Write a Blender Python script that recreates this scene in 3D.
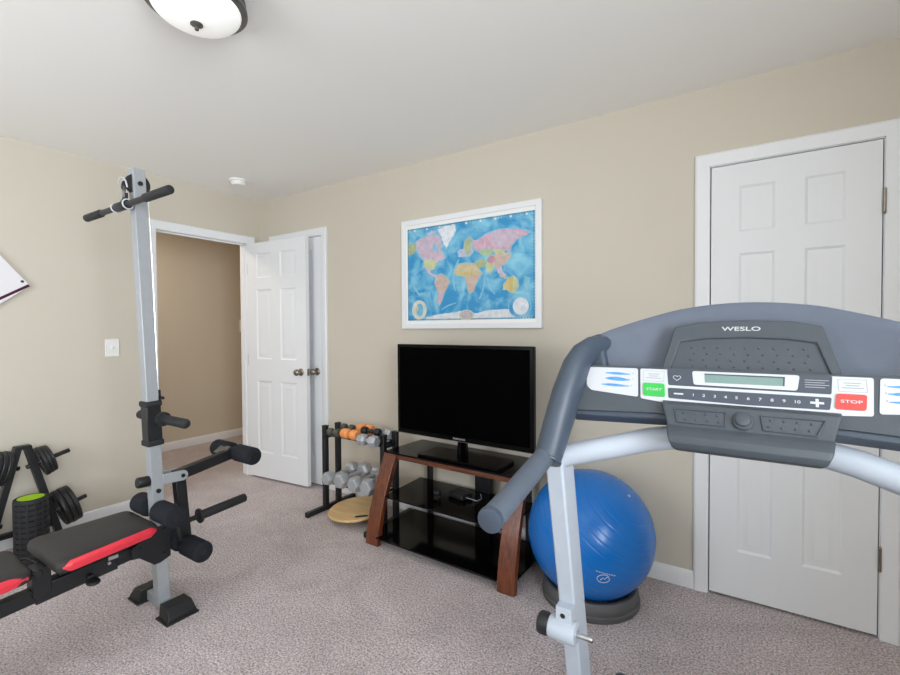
import bpy, bmesh, math, random
from mathutils import Vector, Matrix
random.seed(7)
for o in list(bpy.data.objects): bpy.data.objects.remove(o)
scene = bpy.context.scene
COL = scene.collection
PI = math.pi
def V(*a): return Vector(a)

# ------------------------------------------------------------------ camera
cd = bpy.data.cameras.new('camera'); cam = bpy.data.objects.new('camera', cd); COL.objects.link(cam)
cd.sensor_fit = 'HORIZONTAL'; cd.sensor_width = 36.0; cd.lens = 36.0 * 451.2 / 900.0; cd.clip_start = 0.02
_f = V(-0.54709, 0.83683, -0.02009); _yaw, _pit, _rol = 0.579119, 0.0200958, -0.005687
_f = V(-math.sin(_yaw)*math.cos(_pit), math.cos(_yaw)*math.cos(_pit), -math.sin(_pit))
_r = V(math.cos(_yaw), math.sin(_yaw), 0); _u = _r.cross(_f)
_r2 = _r*math.cos(_rol) + _u*math.sin(_rol); _u2 = _r2.cross(_f)
cam.matrix_world = Matrix(((_r2.x, _u2.x, -_f.x, 3.66341), (_r2.y, _u2.y, -_f.y, -2.50883), (_r2.z, _u2.z, -_f.z, 1.29349), (0, 0, 0, 1)))
scene.camera = cam

# ------------------------------------------------------------------ world, lights, exposure
wd = bpy.data.worlds.new('world'); scene.world = wd; wd.use_nodes = True
bg = wd.node_tree.nodes['Background']; bg.inputs[0].default_value = (0.75, 0.85, 1.0, 1); bg.inputs[1].default_value = 1.0
scene.view_settings.view_transform = 'Standard'; scene.view_settings.look = 'None'
scene.view_settings.exposure = 0.09; scene.view_settings.gamma = 1.0; scene.view_settings.use_curve_mapping = False
scene.cycles.max_bounces = 16; scene.cycles.diffuse_bounces = 10; scene.cycles.glossy_bounces = 6
scene.cycles.transparent_max_bounces = 12
def area(name, loc, target, sx, sy, power, color, spread=180):
    l = bpy.data.lights.new(name, 'AREA'); l.shape = 'RECTANGLE'; l.size = sx; l.size_y = sy; l.energy = power; l.spread = math.radians(spread); l.color = color
    o = bpy.data.objects.new(name, l); COL.objects.link(o); o.location = loc
    o.rotation_euler = (Vector(target) - Vector(loc)).to_track_quat('-Z', 'Y').to_euler(); return o
# daylight through the side window, plus an added fill lamp at the rear wall
area('window_daylight_side', (5.13, -3.02, 1.45), (0.0, -3.1, 2.3), 1.30, 1.25, 82, (0.90, 0.96, 1.0), 150)
area('window_daylight_rear', (1.60, -3.84, 1.45), (1.0, 0, 1.8), 1.30, 1.25, 23, (0.90, 0.96, 1.0), 150)
# added lamp without a fixture, lights the hall beyond the open door
area('hall_lamp_light', (-0.75, -0.9, 2.40), (-0.75, -0.7, 0), 0.35, 0.35, 12, (1.0, 0.90, 0.76))

# ------------------------------------------------------------------ materials
def lin(c): return c/12.92 if c <= 0.04045 else ((c+0.055)/1.055)**2.4
def rgb(r, g, b): return (lin(r/255), lin(g/255), lin(b/255), 1)
def mat(name, c, rough=0.5, metal=0.0, spec=0.5, var=0.0, vscale=30.0, bump=0.0, bscale=200.0, emit=0.0, alpha=None, coat=0.0):
    m = bpy.data.materials.new(name); m.use_nodes = True; nt = m.node_tree; b = nt.nodes['Principled BSDF']
    col = rgb(*c); b.inputs['Base Color'].default_value = col; b.inputs['Roughness'].default_value = rough
    b.inputs['Metallic'].default_value = metal; b.inputs['Specular IOR Level'].default_value = spec
    if coat: b.inputs['Coat Weight'].default_value = coat; b.inputs['Coat Roughness'].default_value = 0.15
    tc = nt.nodes.new('ShaderNodeTexCoord')
    if var:
        n = nt.nodes.new('ShaderNodeTexNoise'); n.inputs['Scale'].default_value = vscale; n.inputs['Detail'].default_value = 4
        nt.links.new(tc.outputs['Object'], n.inputs['Vector'])
        r = nt.nodes.new('ShaderNodeValToRGB'); r.color_ramp.elements[0].position = 0.3; r.color_ramp.elements[1].position = 0.7
        r.color_ramp.elements[0].color = tuple(x*(1-var) for x in col[:3]) + (1,)
        r.color_ramp.elements[1].color = tuple(min(1, x*(1+var)) for x in col[:3]) + (1,)
        nt.links.new(n.outputs['Fac'], r.inputs['Fac']); nt.links.new(r.outputs['Color'], b.inputs['Base Color'])
    if bump:
        n = nt.nodes.new('ShaderNodeTexNoise'); n.inputs['Scale'].default_value = bscale; n.inputs['Detail'].default_value = 3
        nt.links.new(tc.outputs['Object'], n.inputs['Vector'])
        bn = nt.nodes.new('ShaderNodeBump'); bn.inputs['Strength'].default_value = bump; bn.inputs['Distance'].default_value = 0.002
        nt.links.new(n.outputs['Fac'], bn.inputs['Height']); nt.links.new(bn.outputs['Normal'], b.inputs['Normal'])
    if emit: b.inputs['Emission Color'].default_value = col; b.inputs['Emission Strength'].default_value = emit
    return m
M = dict(
 wall=mat('wall_paint', (202, 195, 182), 0.85, spec=0.2, bump=0.12, bscale=350),
 hallwall=mat('hall_paint', (206, 195, 178), 0.85, spec=0.2, bump=0.12, bscale=350),
 ceil=mat('ceiling_paint', (242, 241, 238), 0.95, spec=0.1, bump=0.15, bscale=250),
 trim=mat('white_trim_paint', (229, 231, 234), 0.35, spec=0.4),
 door=mat('white_door_paint', (226, 228, 231), 0.38, spec=0.4, bump=0.05, bscale=60),
 nickel=mat('brushed_nickel', (150, 142, 130), 0.3, 1.0, var=0.1, vscale=60),
 silver=mat('zinc_steel', (205, 207, 210), 0.3, 1.0, var=0.05),
 bronze=mat('dark_bronze', (118, 114, 112), 0.38, 0.8, var=0.1),
 glow=mat('frosted_glass_dome', (245, 245, 243), 0.3, emit=0.30, var=0.01),
 plastic=mat('white_plastic', (236, 236, 234), 0.4, var=0.01),
 blk=mat('black_powder_coat', (26, 27, 30), 0.42, spec=0.45, var=0.15, vscale=80),
 blkpl=mat('black_plastic', (22, 23, 26), 0.5, var=0.1, vscale=60),
 foam=mat('black_foam', (34, 36, 42), 0.9, spec=0.2, bump=0.5, bscale=500, var=0.12, vscale=200),
 rubber=mat('black_rubber', (28, 29, 32), 0.7, var=0.1),
 iron=mat('black_cast_iron', (28, 29, 32), 0.4, spec=0.5, var=0.2, vscale=90),
 greysteel=mat('silver_grey_paint', (160, 164, 169), 0.4, 0.2, var=0.03),
 vinyl=mat('black_vinyl', (50, 48, 48), 0.55, spec=0.3, bump=0.2, bscale=300, var=0.08, vscale=15),
 red=mat('red_vinyl', (220, 52, 68), 0.45, bump=0.15, bscale=300, var=0.05),
 lime=mat('lime_green_plastic', (163, 206, 22), 0.5, var=0.04),
 white_steel=mat('light_grey_steel', (172, 180, 192), 0.33, spec=0.5, var=0.02),
 console=mat('charcoal_grey_plastic', (68, 74, 81), 0.5, spec=0.4, bump=0.25, bscale=600, var=0.04),
 shell=mat('slate_grey_plastic', (60, 70, 84), 0.4, spec=0.5, bump=0.15, bscale=600, var=0.04),
 visor=mat('blue_grey_plastic', (86, 94, 109), 0.42, spec=0.5, bump=0.2, bscale=600, var=0.04),
 dark=mat('dark_slate_print', (62, 70, 82), 0.4, var=0.03),
 white=mat('white_print', (188, 191, 196), 0.4, var=0.01),
 bluep=mat('blue_print', (74, 140, 205), 0.4, var=0.25, vscale=90),
 greenb=mat('green_button', (46, 170, 70), 0.4, var=0.03),
 redb=mat('red_button', (200, 66, 60), 0.4, var=0.03),
 lcd=mat('grey_green_display', (112, 136, 132), 0.25, var=0.04, vscale=10),
 greyp=mat('grey_print', (150, 152, 156), 0.5, var=0.02),
 grip=mat('grey_foam_grip', (82, 90, 102), 0.55, spec=0.4, bump=0.3, bscale=500, var=0.05),
 blue=mat('blue_ball_vinyl', (16, 108, 192), 0.24, spec=0.5, var=0.04, vscale=4),
 ballbase=mat('grey_rubber_base', (82, 82, 84), 0.55, var=0.06),
 glassblk=mat('black_glass', (5, 5, 6), 0.10, spec=0.18, var=0.01),
 screen=mat('black_screen', (1, 1, 1), 0.6, spec=0.02, var=0.01),
 tvblk=mat('gloss_black_plastic', (4, 4, 5), 0.25, spec=0.12, var=0.01),
 hexgrey=mat('grey_hammered_iron', (176, 180, 186), 0.38, 0.35, var=0.12, vscale=120, bump=0.3, bscale=300),
 orange=mat('orange_neoprene', (240, 156, 92), 0.6, var=0.05),
 olive=mat('dark_olive_vinyl', (74, 76, 66), 0.5, var=0.35, vscale=70),
 hexdark=mat('dark_green_grey_iron', (88, 100, 92), 0.45, 0.2, var=0.2, vscale=80),
 cloth=mat('white_jersey_cloth', (226, 224, 228), 0.9, spec=0.1, bump=0.4, bscale=400),
 maroon=mat('maroon_stripe_cloth', (78, 40, 58), 0.9, spec=0.1),
 belt=mat('running_belt', (30, 30, 32), 0.8, bump=0.4, bscale=500, var=0.1),
 pane=None)
def wood(name, c1, c2, axis, rough=0.35, scale=7.0):
    m = mat(name, c1, rough, coat=0.25); nt = m.node_tree; b = nt.nodes['Principled BSDF']
    tc = nt.nodes.new('ShaderNodeTexCoord'); mp = nt.nodes.new('ShaderNodeMapping')
    s = [scale*6]*3; s[axis] = scale*0.5; mp.inputs['Scale'].default_value = s
    n = nt.nodes.new('ShaderNodeTexNoise'); n.inputs['Scale'].default_value = 1.6; n.inputs['Detail'].default_value = 6; n.inputs['Distortion'].default_value = 0.6
    r = nt.nodes.new('ShaderNodeValToRGB'); r.color_ramp.elements[0].position = 0.35; r.color_ramp.elements[1].position = 0.7
    r.color_ramp.elements[0].color = rgb(*c2); r.color_ramp.elements[1].color = rgb(*c1)
    nt.links.new(tc.outputs['Object'], mp.inputs['Vector']); nt.links.new(mp.outputs['Vector'], n.inputs['Vector'])
    nt.links.new(n.outputs['Fac'], r.inputs['Fac']); nt.links.new(r.outputs['Color'], b.inputs['Base Color']); return m
M['cherry'] = wood('cherry_wood', (124, 62, 30), (76, 38, 20), 2)
M['cherryx'] = wood('cherry_wood_rail', (120, 64, 36), (78, 40, 22), 0)
M['birch'] = wood('birch_plywood', (228, 198, 146), (210, 174, 120), 0, 0.45, 4)
def carpet():
    m = bpy.data.materials.new('beige_carpet'); m.use_nodes = True; nt = m.node_tree; b = nt.nodes['Principled BSDF']
    b.inputs['Roughness'].default_value = 1.0; b.inputs['Specular IOR Level'].default_value = 0.05
    b.inputs['Sheen Weight'].default_value = 0.15
    tc = nt.nodes.new('ShaderNodeTexCoord')
    def noise(s, d): 
        n = nt.nodes.new('ShaderNodeTexNoise'); n.inputs['Scale'].default_value = s; n.inputs['Detail'].default_value = d
        nt.links.new(tc.outputs['Object'], n.inputs['Vector']); return n
    n1 = noise(120, 9); n1.inputs['Roughness'].default_value = 0.78; n2 = noise(3.2, 8); n2.inputs['Distortion'].default_value = 1.0; n2.inputs['Roughness'].default_value = 0.65
    r1 = nt.nodes.new('ShaderNodeValToRGB'); e = r1.color_ramp.elements
    e[0].position = 0.38; e[0].color = rgb(104, 90, 90); e[1].position = 0.62; e[1].color = rgb(240, 229, 230)
    r2 = nt.nodes.new('ShaderNodeValToRGB'); e = r2.color_ramp.elements
    e[0].position = 0.35; e[0].color = (0.80, 0.79, 0.785, 1); e[1].position = 0.65; e[1].color = (1, 1, 1, 1)
    mx = nt.nodes.new('ShaderNodeMix'); mx.data_type = 'RGBA'; mx.blend_type = 'MULTIPLY'; mx.inputs[0].default_value = 1.0
    nt.links.new(n1.outputs['Fac'], r1.inputs['Fac']); nt.links.new(n2.outputs['Fac'], r2.inputs['Fac'])
    nt.links.new(r1.outputs['Color'], mx.inputs[6]); nt.links.new(r2.outputs['Color'], mx.inputs[7])
    nt.links.new(mx.outputs[2], b.inputs['Base Color'])
    bn = nt.nodes.new('ShaderNodeBump'); bn.inputs['Strength'].default_value = 0.35; bn.inputs['Distance'].default_value = 0.004
    nt.links.new(n1.outputs['Fac'], bn.inputs['Height']); nt.links.new(bn.outputs['Normal'], b.inputs['Normal']); return m
M['carpet'] = carpet()
def pane_mat():
    m = bpy.data.materials.new('window_glass'); m.use_nodes = True; nt = m.node_tree; nt.nodes.clear()
    o = nt.nodes.new('ShaderNodeOutputMaterial'); mx = nt.nodes.new('ShaderNodeMixShader'); t = nt.nodes.new('ShaderNodeBsdfTransparent')
    g = nt.nodes.new('ShaderNodeBsdfGlossy'); g.inputs['Roughness'].default_value = 0.02; mx.inputs[0].default_value = 0.06
    nt.links.new(t.outputs[0], mx.inputs[1]); nt.links.new(g.outputs[0], mx.inputs[2]); nt.links.new(mx.outputs[0], o.inputs[0]); return m
M['pane'] = pane_mat()
def ocean():
    m = mat('map_ocean', (58, 150, 196), 0.55); nt = m.node_tree; b = nt.nodes['Principled BSDF']
    tc = nt.nodes.new('ShaderNodeTexCoord'); n = nt.nodes.new('ShaderNodeTexNoise'); n.inputs['Scale'].default_value = 9; n.inputs['Detail'].default_value = 6; n.inputs['Distortion'].default_value = 0.8
    r = nt.nodes.new('ShaderNodeValToRGB'); e = r.color_ramp.elements
    e[0].position = 0.40; e[0].color = rgb(44, 142, 196); e[1].position = 0.68; e[1].color = rgb(136, 200, 222)
    nt.links.new(tc.outputs['Object'], n.inputs['Vector']); nt.links.new(n.outputs['Fac'], r.inputs['Fac']); nt.links.new(r.outputs['Color'], b.inputs['Base Color']); return m
M['ocean'] = ocean()

# ------------------------------------------------------------------ mesh helpers
class MB:
    def __init__(s): s.bm = bmesh.new(); s.mi = 0
    def _face(s, vs):
        try: f = s.bm.faces.new(vs); f.material_index = s.mi; return f
        except ValueError: return None
    def box(s, c, size, rot=None):
        c = Vector(c); h = Vector(size)*0.5; R = rot if rot is not None else Matrix.Identity(3)
        v = [s.bm.verts.new(c + R @ V(x*h.x, y*h.y, z*h.z)) for x in (-1, 1) for y in (-1, 1) for z in (-1, 1)]
        for q in ((0,1,3,2),(4,6,7,5),(0,4,5,1),(2,3,7,6),(0,2,6,4),(1,5,7,3)): s._face([v[i] for i in q])
        return s
    def b2(s, a, b): # box by two corners
        a, b = Vector(a), Vector(b); return s.box((a+b)/2, [abs(x) for x in (b-a)])
    def loft(s, rings, closed=True, caps=True):
        R = [[s.bm.verts.new(p) for p in r] for r in rings]; n = len(R[0])
        for a, b in zip(R, R[1:]):
            for i in range(n if closed else n-1):
                j = (i+1) % n; s._face([a[i], a[j], b[j], b[i]])
        if caps: s._face(R[0][::-1]); s._face(R[-1])
        return s
    def frames(s, path, up=None):
        P = [Vector(p) for p in path]; T = []
        for i in range(len(P)):
            t = (P[min(i+1, len(P)-1)] - P[max(i-1, 0)]).normalized(); T.append(t)
        u = Vector(up) if up else (V(0,0,1) if abs(T[0].z) < 0.9 else V(0,1,0))
        out = []
        for p, t in zip(P, T):
            a = (u - t*u.dot(t)).normalized(); b = t.cross(a); out.append((p, a, b)); u = a if not up else u
        return out
    def tube(s, path, r, n=16, up=None, r2=None):
        rs = r if isinstance(r, (list, tuple)) else [r]*len(path); r2 = r2 if r2 is not None else rs
        r2 = r2 if isinstance(r2, (list, tuple)) else [r2]*len(path)
        rings = [[p + a*(ra*math.cos(2*PI*k/n)) + b*(rb*math.sin(2*PI*k/n)) for k in range(n)] for (p, a, b), ra, rb in zip(s.frames(path, up), rs, r2)]
        return s.loft(rings)
    def rect(s, path, w, h, up=None): # w across, h along up
        rings = [[p + a*(h/2*y) + b*(w/2*x) for x, y in ((-1,-1),(1,-1),(1,1),(-1,1))] for p, a, b in s.frames(path, up)]
        return s.loft(rings)
    def cyl(s, a, b, r, n=24, r2=None): return s.tube([a, b], [r, r if r2 is None else r2], n)
    def rcyl(s, a, b, r, e=0.006, n=24): # cylinder with rounded ends
        a, b = Vector(a), Vector(b); t = (b-a).normalized()
        return s.tube([a, a+t*e*0.3, a+t*e, b-t*e, b-t*e*0.3, b], [r-e, r-e*0.3, r, r, r-e*0.3, r-e], n)
    def lathe(s, prof, n=32, Mx=None, axis='Z'):
        Mx = Mx or Matrix.Identity(4)
        rings = [[Mx @ V(r*math.cos(2*PI*k/n), r*math.sin(2*PI*k/n), z) for k in range(n)] for r, z in prof]
        return s.loft(rings, caps=True)
    def sphere(s, c, r, n=32, m=16, sc=(1,1,1)):
        c = Vector(c); prof = [(max(1e-4, r*math.sin(PI*i/m)), -r*math.cos(PI*i/m)) for i in range(m+1)]
        rings = [[c + V(q*math.cos(2*PI*k/n)*sc[0], q*math.sin(2*PI*k/n)*sc[1], z*sc[2]) for k in range(n)] for q, z in prof]
        return s.loft(rings)
    def prism(s, poly, F, d0, d1):
        a = [s.bm.verts.new(F @ V(x, y, d0)) for x, y in poly]; b = [s.bm.verts.new(F @ V(x, y, d1)) for x, y in poly]; n = len(poly)
        s._face(a[::-1]); s._face(b)
        for i in range(n): s._face([a[i], a[(i+1) % n], b[(i+1) % n], b[i]])
        return s
    def ring(s, outer, inner, F, d0, d1):
        n = len(outer); L = [[s.bm.verts.new(F @ V(x, y, d)) for x, y in pl] for pl, d in ((outer, d0), (outer, d1), (inner, d1), (inner, d0))]
        for k in range(4):
            a, b = L[k], L[(k+1) % 4]
            for i in range(n): s._face([a[i], a[(i+1) % n], b[(i+1) % n], b[i]])
        return s
def world_origin(o):
    w = Vector((0,0,0))
    while o is not None: w += o.location; o = o.parent
    return w
def obj(name, mb, mats, parent=None, bevel=0.0, seg=2, smooth=40, label=None, local=False):
    bm = mb.bm; bmesh.ops.recalc_face_normals(bm, faces=bm.faces)
    if parent is not None and not local:
        w = world_origin(parent); bmesh.ops.translate(bm, verts=bm.verts, vec=-w)
    me = bpy.data.meshes.new(name); bm.to_mesh(me); bm.free()
    for m in (mats if isinstance(mats, (list, tuple)) else [mats]): me.materials.append(M[m] if isinstance(m, str) else m)
    if smooth:
        for p in me.polygons: p.use_smooth = True
        me.set_sharp_from_angle(angle=math.radians(smooth))
    o = bpy.data.objects.new(name, me); COL.objects.link(o); o.parent = parent
    if bevel:
        b = o.modifiers.new('bevel', 'BEVEL'); b.width = bevel; b.segments = seg; b.limit_method = 'ANGLE'; b.angle_limit = math.radians(35); b.harden_normals = False
    if label: o['label'] = label
    return o
def tag(o, label, cat, group=None):
    o['label'] = label; o['category'] = cat
    if group: o['group'] = group
    return o
def thing(name, label, cat, loc=(0,0,0), group=None):
    o = bpy.data.objects.new(name, None); COL.objects.link(o); o.location = loc; o.empty_display_size = 0.1
    return tag(o, label, cat, group)
def struct(name, mb, mats, parent=None, **k):
    o = obj(name, mb, mats, parent, **k)
    if parent is None: o['kind'] = 'structure'
    return o
def rounded(pts, r, n=5):
    out = []; N = len(pts)
    for i in range(N):
        p0, p, p1 = Vector(pts[i-1]), Vector(pts[i]), Vector(pts[(i+1) % N])
        a = (p0-p); b = (p1-p); rr = min(r, a.length*0.45, b.length*0.45); A = p + a.normalized()*rr; B = p + b.normalized()*rr
        for k in range(n+1):
            t = k/n; q = A*(1-t)**2 + p*2*t*(1-t) + B*t**2; out.append((q.x, q.y))
    return out
def ell(cx, cy, rx, ry, n=28): return [(cx+rx*math.cos(2*PI*k/n), cy+ry*math.sin(2*PI*k/n)) for k in range(n)]
def frame(o, ex, ey):
    ex = Vector(ex).normalized(); ey = Vector(ey).normalized(); ez = ex.cross(ey); o = Vector(o)
    return Matrix(((ex.x, ey.x, ez.x, o.x), (ex.y, ey.y, ez.y, o.y), (ex.z, ey.z, ez.z, o.z), (0,0,0,1)))
def axis_frame(o, z, x=None): # matrix whose local Z is along z
    z = Vector(z).normalized(); x = Vector(x) if x else (V(1,0,0) if abs(z.x) < 0.9 else V(0,1,0))
    x = (x - z*x.dot(z)).normalized(); y = z.cross(x); o = Vector(o)
    return Matrix(((x.x, y.x, z.x, o.x), (x.y, y.y, z.y, o.y), (x.z, y.z, z.z, o.z), (0,0,0,1)))
def lettering(name, txt, size, F, m, parent, sx=1.0, depth=0.0004, local=False, shear=0.0):
    c = bpy.data.curves.new(name, 'FONT'); c.body = txt; c.size = size; c.align_x = 'CENTER'; c.align_y = 'CENTER'; c.extrude = depth; c.offset = size*0.012; c.shear = shear
    t = bpy.data.objects.new(name, c); COL.objects.link(t)
    me = bpy.data.meshes.new_from_object(t.evaluated_get(bpy.context.evaluated_depsgraph_get())); bpy.data.objects.remove(t); bpy.data.curves.remove(c)
    me.transform(F @ Matrix.Diagonal((sx, 1, 1, 1)))
    if not local: me.transform(Matrix.Translation(-world_origin(parent)))
    me.materials.clear(); me.materials.append(M[m]); o = bpy.data.objects.new(name, me); COL.objects.link(o); o.parent = parent; return o

# ------------------------------------------------------------------ room shell
RX, RY, H = 5.20, -3.90, 2.44   # far ends of the room
HX, HY0, HY1 = -1.52, -1.9, 0.98
m = MB(); m.b2((HX-0.1, RY-0.1, -0.1), (RX+0.1, HY1+0.1, 0)); struct('floor', m, 'carpet')
m = MB(); m.b2((-0.06, RY-0.1, H), (RX+0.1, 0.1, H+0.1)); struct('ceiling', m, 'ceil')
m = MB(); m.b2((HX-0.1, HY0-0.1, H), (-0.06, HY1+0.1, H+0.1)); struct('ceiling_hall', m, 'ceil')
OY0, OY1, OZ = -0.886, -0.148, 2.045
m = MB(); m.b2((-0.115, RY-0.1, 0), (0, OY0-0.012, H)); m.b2((-0.115, OY1+0.012, 0), (0, HY1+0.1, H)); m.b2((-0.115, OY0-0.012, OZ+0.012), (0, OY1+0.012, H))
struct('wall_left', m, 'wall')
m = MB(); DO = [(0.163, 0.794, 2.064), (3.510, 4.142, 2.066)]; xx = [0, DO[0][0], DO[0][1], DO[1][0], DO[1][1], RX+0.1]
for a, b in ((xx[0], xx[1]), (xx[2], xx[3]), (xx[4], xx[5])): m.b2((a, 0, 0), (b, 0.1, H))
for a, b, z in DO: m.b2((a, 0, z), (b, 0.1, H))
m.b2((0, 0.1, 0), (RX+0.1, 0.12, H)); struct('wall_right', m, 'wall')  # added back slab keeps outside light out of the door gaps
for k, (a, b, z) in enumerate(DO):
    m = MB(); m.b2((a, -0.001, 0), (a+0.010, 0.1, z)); m.b2((b-0.010, -0.001, 0), (b, 0.1, z)); m.b2((a, -0.001, z-0.010), (b, 0.1, z)); struct('trim_%d' % (5+k), m, 'trim')
WZ0, WZ1 = 0.80, 2.10
WIN = [('y', RX, -3.68, -2.36), ('x', RY, 0.93, 2.27)]  # the rear window is made up, kept for fill light
m = MB(); m.b2((-0.1, RY-0.1, 0), (WIN[1][2], RY, H)); m.b2((WIN[1][3], RY-0.1, 0), (RX+0.1, RY, H)); m.b2((WIN[1][2], RY-0.1, 0), (WIN[1][3], RY, WZ0)); m.b2((WIN[1][2], RY-0.1, WZ1), (WIN[1][3], RY, H))
struct('wall_rear', m, 'wall')
m = MB(); m.b2((RX, RY-0.1, 0), (RX+0.1, WIN[0][2], H)); m.b2((RX, WIN[0][3], 0), (RX+0.1, 0, H)); m.b2((RX, WIN[0][2], 0), (RX+0.1, WIN[0][3], WZ0)); m.b2((RX, WIN[0][2], WZ1), (RX+0.1, WIN[0][3], H))
struct('wall_side', m, 'wall')
m = MB(); m.b2((HX-0.1, HY0-0.1, 0), (HX, HY1+0.1, H)); struct('wall_hall', m, 'hallwall')
m = MB(); m.b2((HX, HY1, 0), (-0.115, HY1+0.1, H)); m.b2((HX, HY0-0.1, 0), (-0.115, HY0, H)); struct('wall_hall_end', m, 'hallwall')
for i, (ax, pos, a, b) in enumerate(WIN):
    c = (a+b)/2; w = (b-a)/2
    F = frame((pos, c, 0), (0,-1,0), (0,0,1)) if ax == 'y' else frame((c, pos, 0), (-1,0,0), (0,0,1))   # z into the room
    def Rc(i_): return [(-w-i_, WZ0-i_), (w+i_, WZ0-i_), (w+i_, WZ1+i_), (-w-i_, WZ1+i_)]
    m = MB(); m.ring(Rc(0.06), Rc(0), F, 0.0, 0.018); m.ring(Rc(0), Rc(-0.04), F, -0.09, -0.055)
    m.prism([(-w, 1.43), (w, 1.43), (w, 1.47), (-w, 1.47)], F, -0.085, -0.055); wn = struct('window_%d' % (i+1), m, 'trim')
    m = MB(); m.prism(Rc(-0.03), F, -0.072, -0.069); obj('pane', m, 'pane', wn)
    m = MB(); m.prism([(-w-.08, WZ0-.085), (w+.08, WZ0-.085), (w+.08, WZ0-.06), (-w-.08, WZ0-.06)], F, 0.0, 0.05); obj('sill', m, 'trim', wn, bevel=0.004)
# baseboards
def baseboard(name, a, b, nrm):
    a, b, n = Vector(a), Vector(b), Vector(nrm)
    prof = [(0.0, 0), (0.014, 0), (0.014, 0.062), (0.010, 0.074), (0.006, 0.082), (0.0, 0.085)]
    m = MB(); m.loft([[p + n*d + V(0,0,z) for d, z in prof] for p in (a, b)]); struct(name, m, 'trim', smooth=20)
baseboard('baseboard_left', (0, RY, 0), (0, OY0-0.058, 0), (1,0,0))
baseboard('baseboard_right', (0.845, 0, 0), (3.458, 0, 0), (0,-1,0))
baseboard('baseboard_corner', (4.20, 0, 0), (RX, 0, 0), (0,-1,0))
baseboard('baseboard_hall', (HX, HY0, 0), (HX, HY1, 0), (1,0,0))
baseboard('baseboard_rear', (0, RY, 0), (RX, RY, 0), (0,1,0))
baseboard('baseboard_side', (RX, RY, 0), (RX, 0, 0), (-1,0,0))
# door casings: profile swept around the opening, mitred
def casing(name, F, x0, x1, z1, w=0.060):
    prof = [(0, 0.0), (0, 0.010), (0.012, 0.014), (w*0.6, 0.016), (w-0.008, 0.019), (w, 0.014), (w, 0.0)]
    m = MB(); rings = []
    for cx, cz, ox, oz in ((x0, 0, -1, 0), (x0, z1, -1, 1), (x1, z1, 1, 1), (x1, 0, 1, 0)):
        rings.append([F @ V(cx + ox*t, cz + oz*t, d) for t, d in prof])
    m.loft(rings); struct(name, m, 'trim', smooth=20)
FR = frame((0,0,0), (1,0,0), (0,0,1))       # right wall: x along wall, y up, z into room
FL = frame((0,0,0), (0,1,0), (0,0,1))       # left wall: x = world y, y up, z into room
casing('trim_1', FL, OY0-0.005, OY1+0.005, OZ+0.005)
m = MB(); m.b2((-0.117, OY0-0.012, 0), (0.002, OY0, OZ)); m.b2((-0.117, OY1, 0), (0.002, OY1+0.012, OZ)); m.b2((-0.117, OY0-0.012, OZ), (0.002, OY1+0.012, OZ+0.012))
m.b2((-0.06, OY0, 0), (-0.045, OY0+0.01, OZ)); m.b2((-0.06, OY1-0.01, 0), (-0.045, OY1, OZ)); m.b2((-0.06, OY0, OZ-0.01), (-0.045, OY1, OZ)); struct('trim_2', m, 'trim')
D2 = (0.175, 0.782, 2.052); D3 = (3.522, 4.130, 2.054)
casing('trim_3', FR, D2[0]-0.004, D2[1]+0.004, D2[2]+0.004)
casing('trim_4', FR, D3[0]-0.005, D3[1]+0.005, D3[2]+0.005)

def door_leaf(m, F, w, z0, z1, thick, both=True):
    """six-panel door in frame F: x 0..w, y up, front face at z=0, back at -thick"""
    st = 0.112; mu = 0.106; pw = (w - 2*st - mu)/2; dp = 0.008
    rows = [(0.232, 0.852), (1.040, 1.636), (1.736, 1.946)]
    cols = [(st, st+pw), (w-st-pw, w-st)]
    core = MB; s = m
    s.prism([(0, z0), (w, z0), (w, z1), (0, z1)], F, -thick+dp, -dp)
    for sgn, base, top in (((1, -dp, 0.0), (-1, -thick+dp, -thick))[:2 if both else 1]):
        lo, hi = min(base, top), max(base, top)
        ys = [z0] + [q for r in rows for q in r] + [z1]
        for a, b in ((0, st), (w-st, w), (cols[0][1], cols[1][0])): s.prism([(a, z0), (b, z0), (b, z1), (a, z1)], F, lo, hi)
        for c0, c1 in cols:
            for k in range(0, len(ys), 2): s.prism([(c0, ys[k]), (c1, ys[k]), (c1, ys[k+1]), (c0, ys[k+1])], F, lo, hi)
            for r0, r1 in rows:
                def rc(i, d): return [F @ V(c0+i, r0+i, d), F @ V(c1-i, r0+i, d), F @ V(c1-i, r1-i, d), F @ V(c0+i, r1-i, d)]
                dd = top - base
                # ogee frame sloping in, then raised field
                s.loft([rc(0, top), rc(0.004, top - dd*0.3), rc(0.010, base+dd*0.12), rc(0.015, base+dd*0.10), rc(0.040, base+dd*0.72), rc(0.044, base+dd*0.88)], caps=False)
                q = rc(0.044, base+dd*0.88); s._face([s.bm.verts.new(p) for p in q])
def knob(parent, c, n, local=False, mt='nickel'):
    m = MB(); Fx = axis_frame(c, n)
    m.lathe([(0.001, 0), (0.030, 0), (0.031, 0.004), (0.026, 0.009), (0.013, 0.012), (0.011, 0.026), (0.016, 0.031), (0.025, 0.040), (0.0275, 0.049), (0.025, 0.057), (0.016, 0.063), (0.001, 0.065)], 28, Fx)
    obj('door_knob', m, mt, parent, local=local, label='round satin nickel door knob')
def hinge(parent, c, local=False):
    c = Vector(c); m = MB(); m.cyl(c - V(0,0,0.044), c + V(0,0,0.044), 0.006, 12); m.sphere(c + V(0,0,0.047), 0.006, 10, 6); m.sphere(c - V(0,0,0.047), 0.006, 10, 6)
    obj('hinge', m, 'nickel', parent, local=local)
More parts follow.
